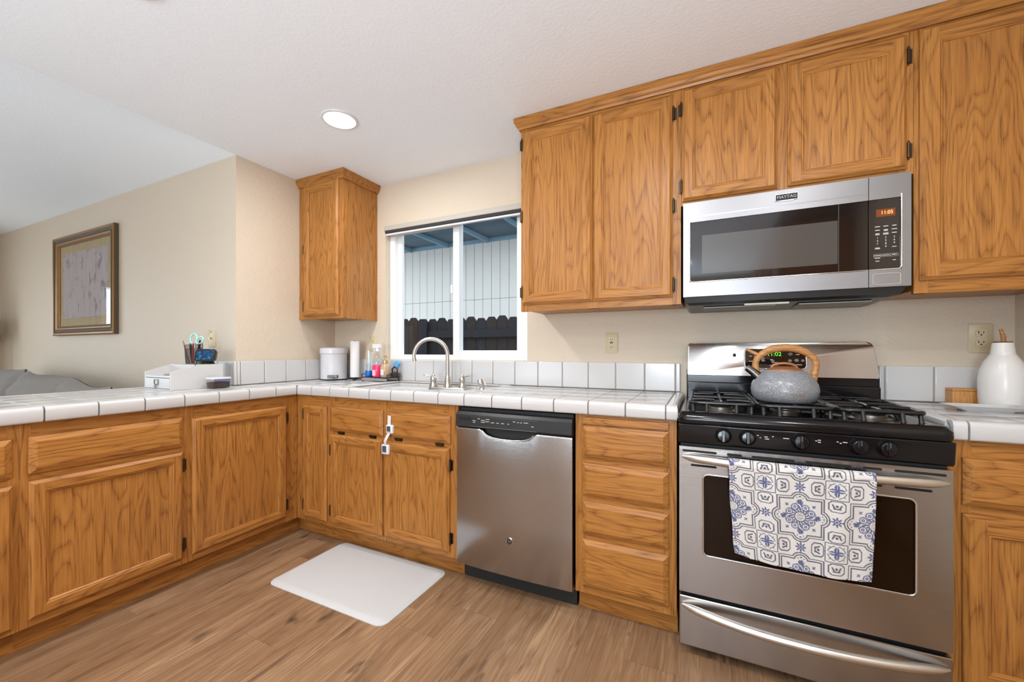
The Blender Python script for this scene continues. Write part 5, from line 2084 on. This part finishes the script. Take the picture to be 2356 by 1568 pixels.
# ------------------------------------------------------------------ right counter things
bt = thing('stoneware_bottle', 'white stoneware oil bottle with a cork stopper in the right corner', 'bottle', (1.008, 2.150, ZT))
b = MB()
b.lathe([(0.056, 0.0), (0.060, 0.003), (0.060, 0.012)], n=40)
b.build('clay_foot', CLAY, bt, smooth=True)
b = MB()
b.lathe([(0.060, 0.012), (0.062, 0.018), (0.0615, 0.022), (0.0625, 0.026), (0.062, 0.030), (0.0632, 0.034), (0.0638, 0.08), (0.0635, 0.11), (0.059, 0.145), (0.049, 0.175), (0.036, 0.198), (0.0315, 0.206), (0.0325, 0.209), (0.031, 0.214), (0.0285, 0.236), (0.0265, 0.246), (0.0, 0.246)], n=48, caps=False)
b.build('body', CERW, bt, smooth=True)
b = MB()
b.lathe([(0.024, 0.246), (0.025, 0.2475), (0.024, 0.2495)], n=24)
b.build('cap', plain('dark_brown_cap', (0.06, 0.03, 0.015), 0.5), bt, smooth=True)
b = MB()
b.tube([(0.002, 0, 0.249), (0.001, 0, 0.268), (-0.006, 0, 0.297)], [0.007, 0.0068, 0.0048], 10)
b.build('stopper', HWOOD, bt, smooth=True)
wb = thing('wooden_box', 'small orange-brown wooden box between plate and backsplash', 'box', (0.946, 2.247, ZT))
b = MB()
b.box(-0.047, 0.047, -0.028, 0.028, 0.0, 0.055)
b.build('body', BOXW, wb, bevel=0.002)
b = MB()
b.box(-0.047, 0.047, -0.028, 0.028, 0.0556, 0.065)
b.build('lid', BOXW, wb, bevel=0.002)
b = MB()
L = []
for w, h, r, z in ((0.130, 0.055, 0.012, 0.0), (0.134, 0.058, 0.014, 0.003), (0.205, 0.100, 0.012, 0.018), (0.213, 0.106, 0.012, 0.020), (0.205, 0.100, 0.012, 0.0212), (0.150, 0.066, 0.014, 0.008)):
    L.append([(x, y, z) for x, y in rrect(w, h, r, 5)])
b.loops(L)
o = b.build('serving_plate', CERAMIC, None, smooth=True, loc=(0.905, 2.025, ZT), rot=(0, 0, math.radians(3)))
tag(o, 'low white rectangular plate on the counter before the wooden box', 'plate')

# ------------------------------------------------------------------ picture, sofa, lamp in the living room
PX0, PX1, PZ0, PZ1 = -5.30, -4.158, 1.283, 2.151
pf = thing('framed_picture', 'large bronze framed flower print hanging on the living room wall', 'picture', ((PX0 + PX1) / 2, YP, (PZ0 + PZ1) / 2))
w, h = PX1 - PX0, PZ1 - PZ0
b = MB()
FP = [(0.0, -0.001), (0.0, -0.030), (0.008, -0.036), (0.020, -0.034), (0.034, -0.026), (0.044, -0.024), (0.054, -0.030), (0.064, -0.028), (0.070, -0.020), (0.078, -0.018), (0.082, -0.012), (0.082, -0.006)]
fm = [1, 0, 0, 1, 1, 1, 0, 0, 1, 0, 0]
rings = [[(-w / 2 + i, d, -h / 2 + i), (w / 2 - i, d, -h / 2 + i), (w / 2 - i, d, h / 2 - i), (-w / 2 + i, d, h / 2 - i)] for i, d in FP]
for A, B, m_ in zip(rings, rings[1:], fm):
    for k in range(4):
        b.quad(A[k], A[(k + 1) % 4], B[(k + 1) % 4], B[k], m_)
b.build('frame', [GOLDF, FRAMED], pf)
b = MB()
b.box(-w / 2 + 0.08, w / 2 - 0.08, -0.007, -0.002, -h / 2 + 0.08, h / 2 - 0.08)
b.build('mat_board', MATB, pf)
b = MB()
b.box(-w / 2 + 0.145, w / 2 - 0.155, -0.009, -0.006, -h / 2 + 0.150, h / 2 - 0.150)
b.build('print', ART, pf)
b = MB()
b.box(-w / 2 + 0.08, w / 2 - 0.08, -0.0125, -0.011, -h / 2 + 0.08, h / 2 - 0.08)
b.build('glass', PICGL, pf)

sf = thing('sofa', 'grey fabric sofa against the living room wall beyond the peninsula', 'sofa', (-4.76, 1.12, 0))
b = MB()
b.box(-1.2, 1.2, -0.42, 0.38, 0.06, 0.44)
b.build('seat', SOFAM, sf, bevel=0.05, seg=4, smooth=True)
b = MB()
b.box(-1.15, 1.15, 0.24, 0.40, 0.42, 0.82)
b.build('backrest', SOFAM, sf, bevel=0.07, seg=4, smooth=True)
for s in (-1, 1):
    b = MB()
    xa, xb_ = sorted((s * 1.02, s * 1.24))
    b.box(xa, xb_, -0.43, 0.38, 0.06, 0.64)
    b.build('arm', SOFAM, sf, bevel=0.06, seg=4, smooth=True)


def cushion(label, loc, w, h, d, rot, seed):
    rnd = random.Random(seed)
    b = MB()
    n = 14
    ph_ = [rnd.uniform(0, 6.28) for _ in range(6)]
    for side in (-1, 1):
        vs, fs = [], []
        for j in range(n + 1):
            for i in range(n + 1):
                u, v = i / n * 2 - 1, j / n * 2 - 1
                k = max(0.0, (1 - abs(u) ** 3.0) * (1 - abs(v) ** 3.0)) ** 0.55
                cr = 0.012 * math.sin(6 * u + 4 * v + ph_[0]) * k + 0.010 * math.sin(9 * u - 7 * v + ph_[1]) * k + 0.008 * math.sin(14 * v + ph_[2] + 3 * u) * k
                pinch = 1 - 0.06 * (1 - abs(u) ** 2) * abs(v) - 0.0
                vs.append((u * w / 2 * (1 - 0.05 * (1 - v * v)), side * (d / 2 * k + cr * side + 0.003), v * h / 2 * pinch + 0.012 * math.sin(3 * u + ph_[3])))
        for j in range(n):
            for i in range(n):
                q = (j * (n + 1) + i, j * (n + 1) + i + 1, (j + 1) * (n + 1) + i + 1, (j + 1) * (n + 1) + i)
                fs.append(q if side > 0 else q[::-1])
        b.add(vs, fs)
    o = b.build('cushion', SOFAM, None, smooth=True, loc=loc, rot=rot)
    tag(o, label, 'cushion', 'grey cushions along the sofa back')
    return o


cushion('plump grey back cushion at the left of the sofa, cut by the photo edge', (-5.42, 1.235, 0.725), 0.86, 0.54, 0.24, (math.radians(-10), math.radians(-3), 0), 1)
cushion('tilted grey back cushion in the middle of the sofa', (-4.585, 1.225, 0.715), 0.78, 0.53, 0.24, (math.radians(-12), math.radians(3), 0), 2)
cushion('grey back cushion slumped low at the right end of the sofa', (-3.87, 1.225, 0.690), 0.64, 0.49, 0.22, (math.radians(-12), math.radians(4), 0), 3)

lp = thing('floor_lamp', 'floor lamp with a cream shade at the far left edge', 'lamp', (-6.50, 1.30, 0))
b = MB()
b.lathe([(0.12, 0.0), (0.12, 0.012), (0.10, 0.02), (0.02, 0.03)], n=28)
b.build('base', BLACKM, lp, smooth=True)
b = MB()
b.tube([(0, 0, 0.02), (0, 0, 1.25)], 0.011, 10)
b.build('pole', BLACKM, lp, smooth=True)
b = MB()
b.lathe([(0.155, 1.235), (0.155, 1.48), (0.152, 1.48), (0.152, 1.235), (0.155, 1.235)], n=36, caps=False)
b.build('shade', SHADEM, lp, smooth=True)

# ------------------------------------------------------------------ tall oak pantry on the right wall (only reflected in the steel fronts)
pt = thing('pantry_cabinet', 'tall oak pantry cabinet along the right wall outside the view', 'cabinet', (XR - 0.002, -0.3, 0), -math.pi / 2, 'oak pantry')
pw = 2.3
b = MB()
b.box(0, pw, -0.50, 0.0, 0.0, 2.25)
b.build('carcass', [OAKZ], pt)
for k in range(4):
    make_door(pt, 0.03 + k * 0.565, 0.57 + k * 0.565, 0.12, 2.2, (), 'r', y=-0.50)

# ------------------------------------------------------------------ low unseen uplighters added behind the viewer to brighten the ceiling
for lx_, ly_, lw_, lab in ((0.40, -0.45, UP_W, 'unseen uplighter added behind the viewer by the pantry to brighten the ceiling'), (-1.35, -0.75, UP_W * 0.6, 'unseen uplighter added behind the viewer near the peninsula to brighten the ceiling')):
    t = thing('added_uplighter', lab, 'lamp', (lx_, ly_, 0), 0, 'added unseen uplighters')
    b = MB()
    b.lathe([(0.14, 0.0), (0.14, 0.015), (0.03, 0.03), (0.015, 0.05), (0.015, 0.62)], n=24)
    b.build('stand', BLACKM, t, smooth=True)
    b = MB()
    b.lathe([(0.02, 0.62), (0.10, 0.66), (0.15, 0.74), (0.147, 0.74), (0.09, 0.665), (0.02, 0.635)], n=32, caps=False)
    b.build('bowl', WPLAST, t, smooth=True)
    area('added_uplight', (lx_, ly_, 0.70), (math.pi, 0, 0), 0.18, 0.18, lw_, (0.90, 0.95, 1.0), 'DISK')

# ------------------------------------------------------------------ outside: side yard, fence, neighbouring house
b = MB()
b.box(-9, 6, YW + 0.16, 12, -0.45, -0.30)
struct(b.build('ground_side_yard', GRASS), 'bare ground between the houses')
fx = thing('wooden_fence', 'dark dog-eared wooden fence outside the kitchen window', 'fence', (-3.2, 4.30, -0.30))
for zr in (0.45, 1.66):
    b = MB()
    b.box(-0.55, 4.5, -0.05, -0.012, zr - 0.045, zr + 0.045)
    b.build('rail', FENCE, fx)
ZF = 1.86
pk = [-2.60 + 0.144 * k for k in range(30)]


def picket(x, y, zt_, w=0.139):
    b = MB()
    prof = [(-w / 2, 0.02), (w / 2, 0.02), (w / 2, zt_ - 0.042), (w / 2 - 0.034, zt_), (-w / 2 + 0.034, zt_), (-w / 2, zt_ - 0.042)]
    b.extr(prof, y, y + 0.018, lambda a, z, s: (x + a, s, z))
    b.build('picket', FENCE, fx)


for k in range(-6, 24):
    x = k * 0.1445
    near = k < 0
    picket(x + (0.048 if near else 0.02), -0.075 if near else -0.011, ZF + (0.012 * math.sin(k * 2.1)) + (0.01 if near else 0))
for k in (-2, -1):
    picket(k * 0.1445 + 0.02, -0.011, ZF + 0.004)
b = MB()
b.box(-0.07, 0.02, 0.012, 0.09, 0.0, ZF - 0.10)
b.build('post', FENCE, fx)

nh = thing('neighbour_house', 'pale grey board-sided house with a blue eave beyond the fence', 'house', (-2.5, 7.4, -0.30))
ZE = 3.80
b = MB()
b.box(-6, 8, 0.012, 0.2, 0.0, ZE)
b.build('wall_sheathing', plain('grey_groove_shadow', (0.22, 0.22, 0.22), 0.9), nh)
b = MB()
for k in range(66):
    x = -6 + k * 0.205
    b.box(x + 0.005, x + 0.200, 0.0, 0.02, 0.0, 2.525)
    b.box(x + 0.005, x + 0.200, 0.0, 0.02, 2.533, ZE)
b.build('siding', SIDING, nh)
b = MB()
b.box(-6, 8, -0.015, 0.005, ZE - 0.09, ZE)
b.build('frieze_board', FRIEZE, nh)
b = MB()
vs = [(-6, 0.2, ZE), (8, 0.2, ZE), (8, -1.35, ZE - 0.04), (-6, -1.35, ZE - 0.04)]
b.add(vs + [(x, y, z + 0.03) for x, y, z in vs], [(0, 1, 2, 3), (7, 6, 5, 4), (0, 4, 5, 1), (1, 5, 6, 2), (2, 6, 7, 3), (3, 7, 4, 0)])
b.build('soffit', EAVE, nh)
b = MB()
b.box(-6, 8, -1.39, -1.35, ZE - 0.08, ZE + 0.10)
b.build('fascia', EAVE, nh)
for k in range(14):
    x = -5.6 + k * 1.0
    b = MB()
    b.add([(x, 0.0, ZE - 0.10), (x, 0.0, ZE), (x, -1.35, ZE - 0.04), (x, -1.35, ZE - 0.10), (x + 0.05, 0.0, ZE - 0.10), (x + 0.05, 0.0, ZE), (x + 0.05, -1.35, ZE - 0.04), (x + 0.05, -1.35, ZE - 0.10)],
          [(0, 1, 2, 3), (7, 6, 5, 4), (0, 4, 5, 1), (1, 5, 6, 2), (2, 6, 7, 3), (3, 7, 4, 0)])
    b.build('rafter_tail', FRIEZE, nh)
b = MB()
vs = [(-6.2, 2.5, ZE + 1.4), (8.2, 2.5, ZE + 1.4), (8.2, -1.45, ZE + 0.11), (-6.2, -1.45, ZE + 0.11)]
b.add(vs + [(x, y, z + 0.05) for x, y, z in vs], [(0, 1, 2, 3), (7, 6, 5, 4), (0, 4, 5, 1), (1, 5, 6, 2), (2, 6, 7, 3), (3, 7, 4, 0)])
b.build('roof', ROOFT, nh)
# patio outside the living room door with a hedge (mirrored in the picture glass)
b = MB()
b.box(-12, XE - 0.16, -8, 2.3, -0.45, -0.05)
struct(b.build('ground_patio', STONE), 'concrete patio outside the living room door')
b = MB()
rn = random.Random(5)
for k in range(90):
    x, y, z = -9.2 + rn.uniform(-0.5, 0.5), rn.uniform(-4, 2.2), rn.uniform(0.0, 1.0)
    r = rn.uniform(0.12, 0.26)
    vs, fs = [], []
    b.lathe([(0.01, -r), (r * 0.8, -r * 0.6), (r, 0), (r * 0.75, r * 0.65), (0.01, r)], x + 9.2, y, 8, z=z)
o = b.build('hedge', HEDGE, None, loc=(-9.2, 0, 0))
tag(o, 'low green hedge beyond the patio door', 'hedge')
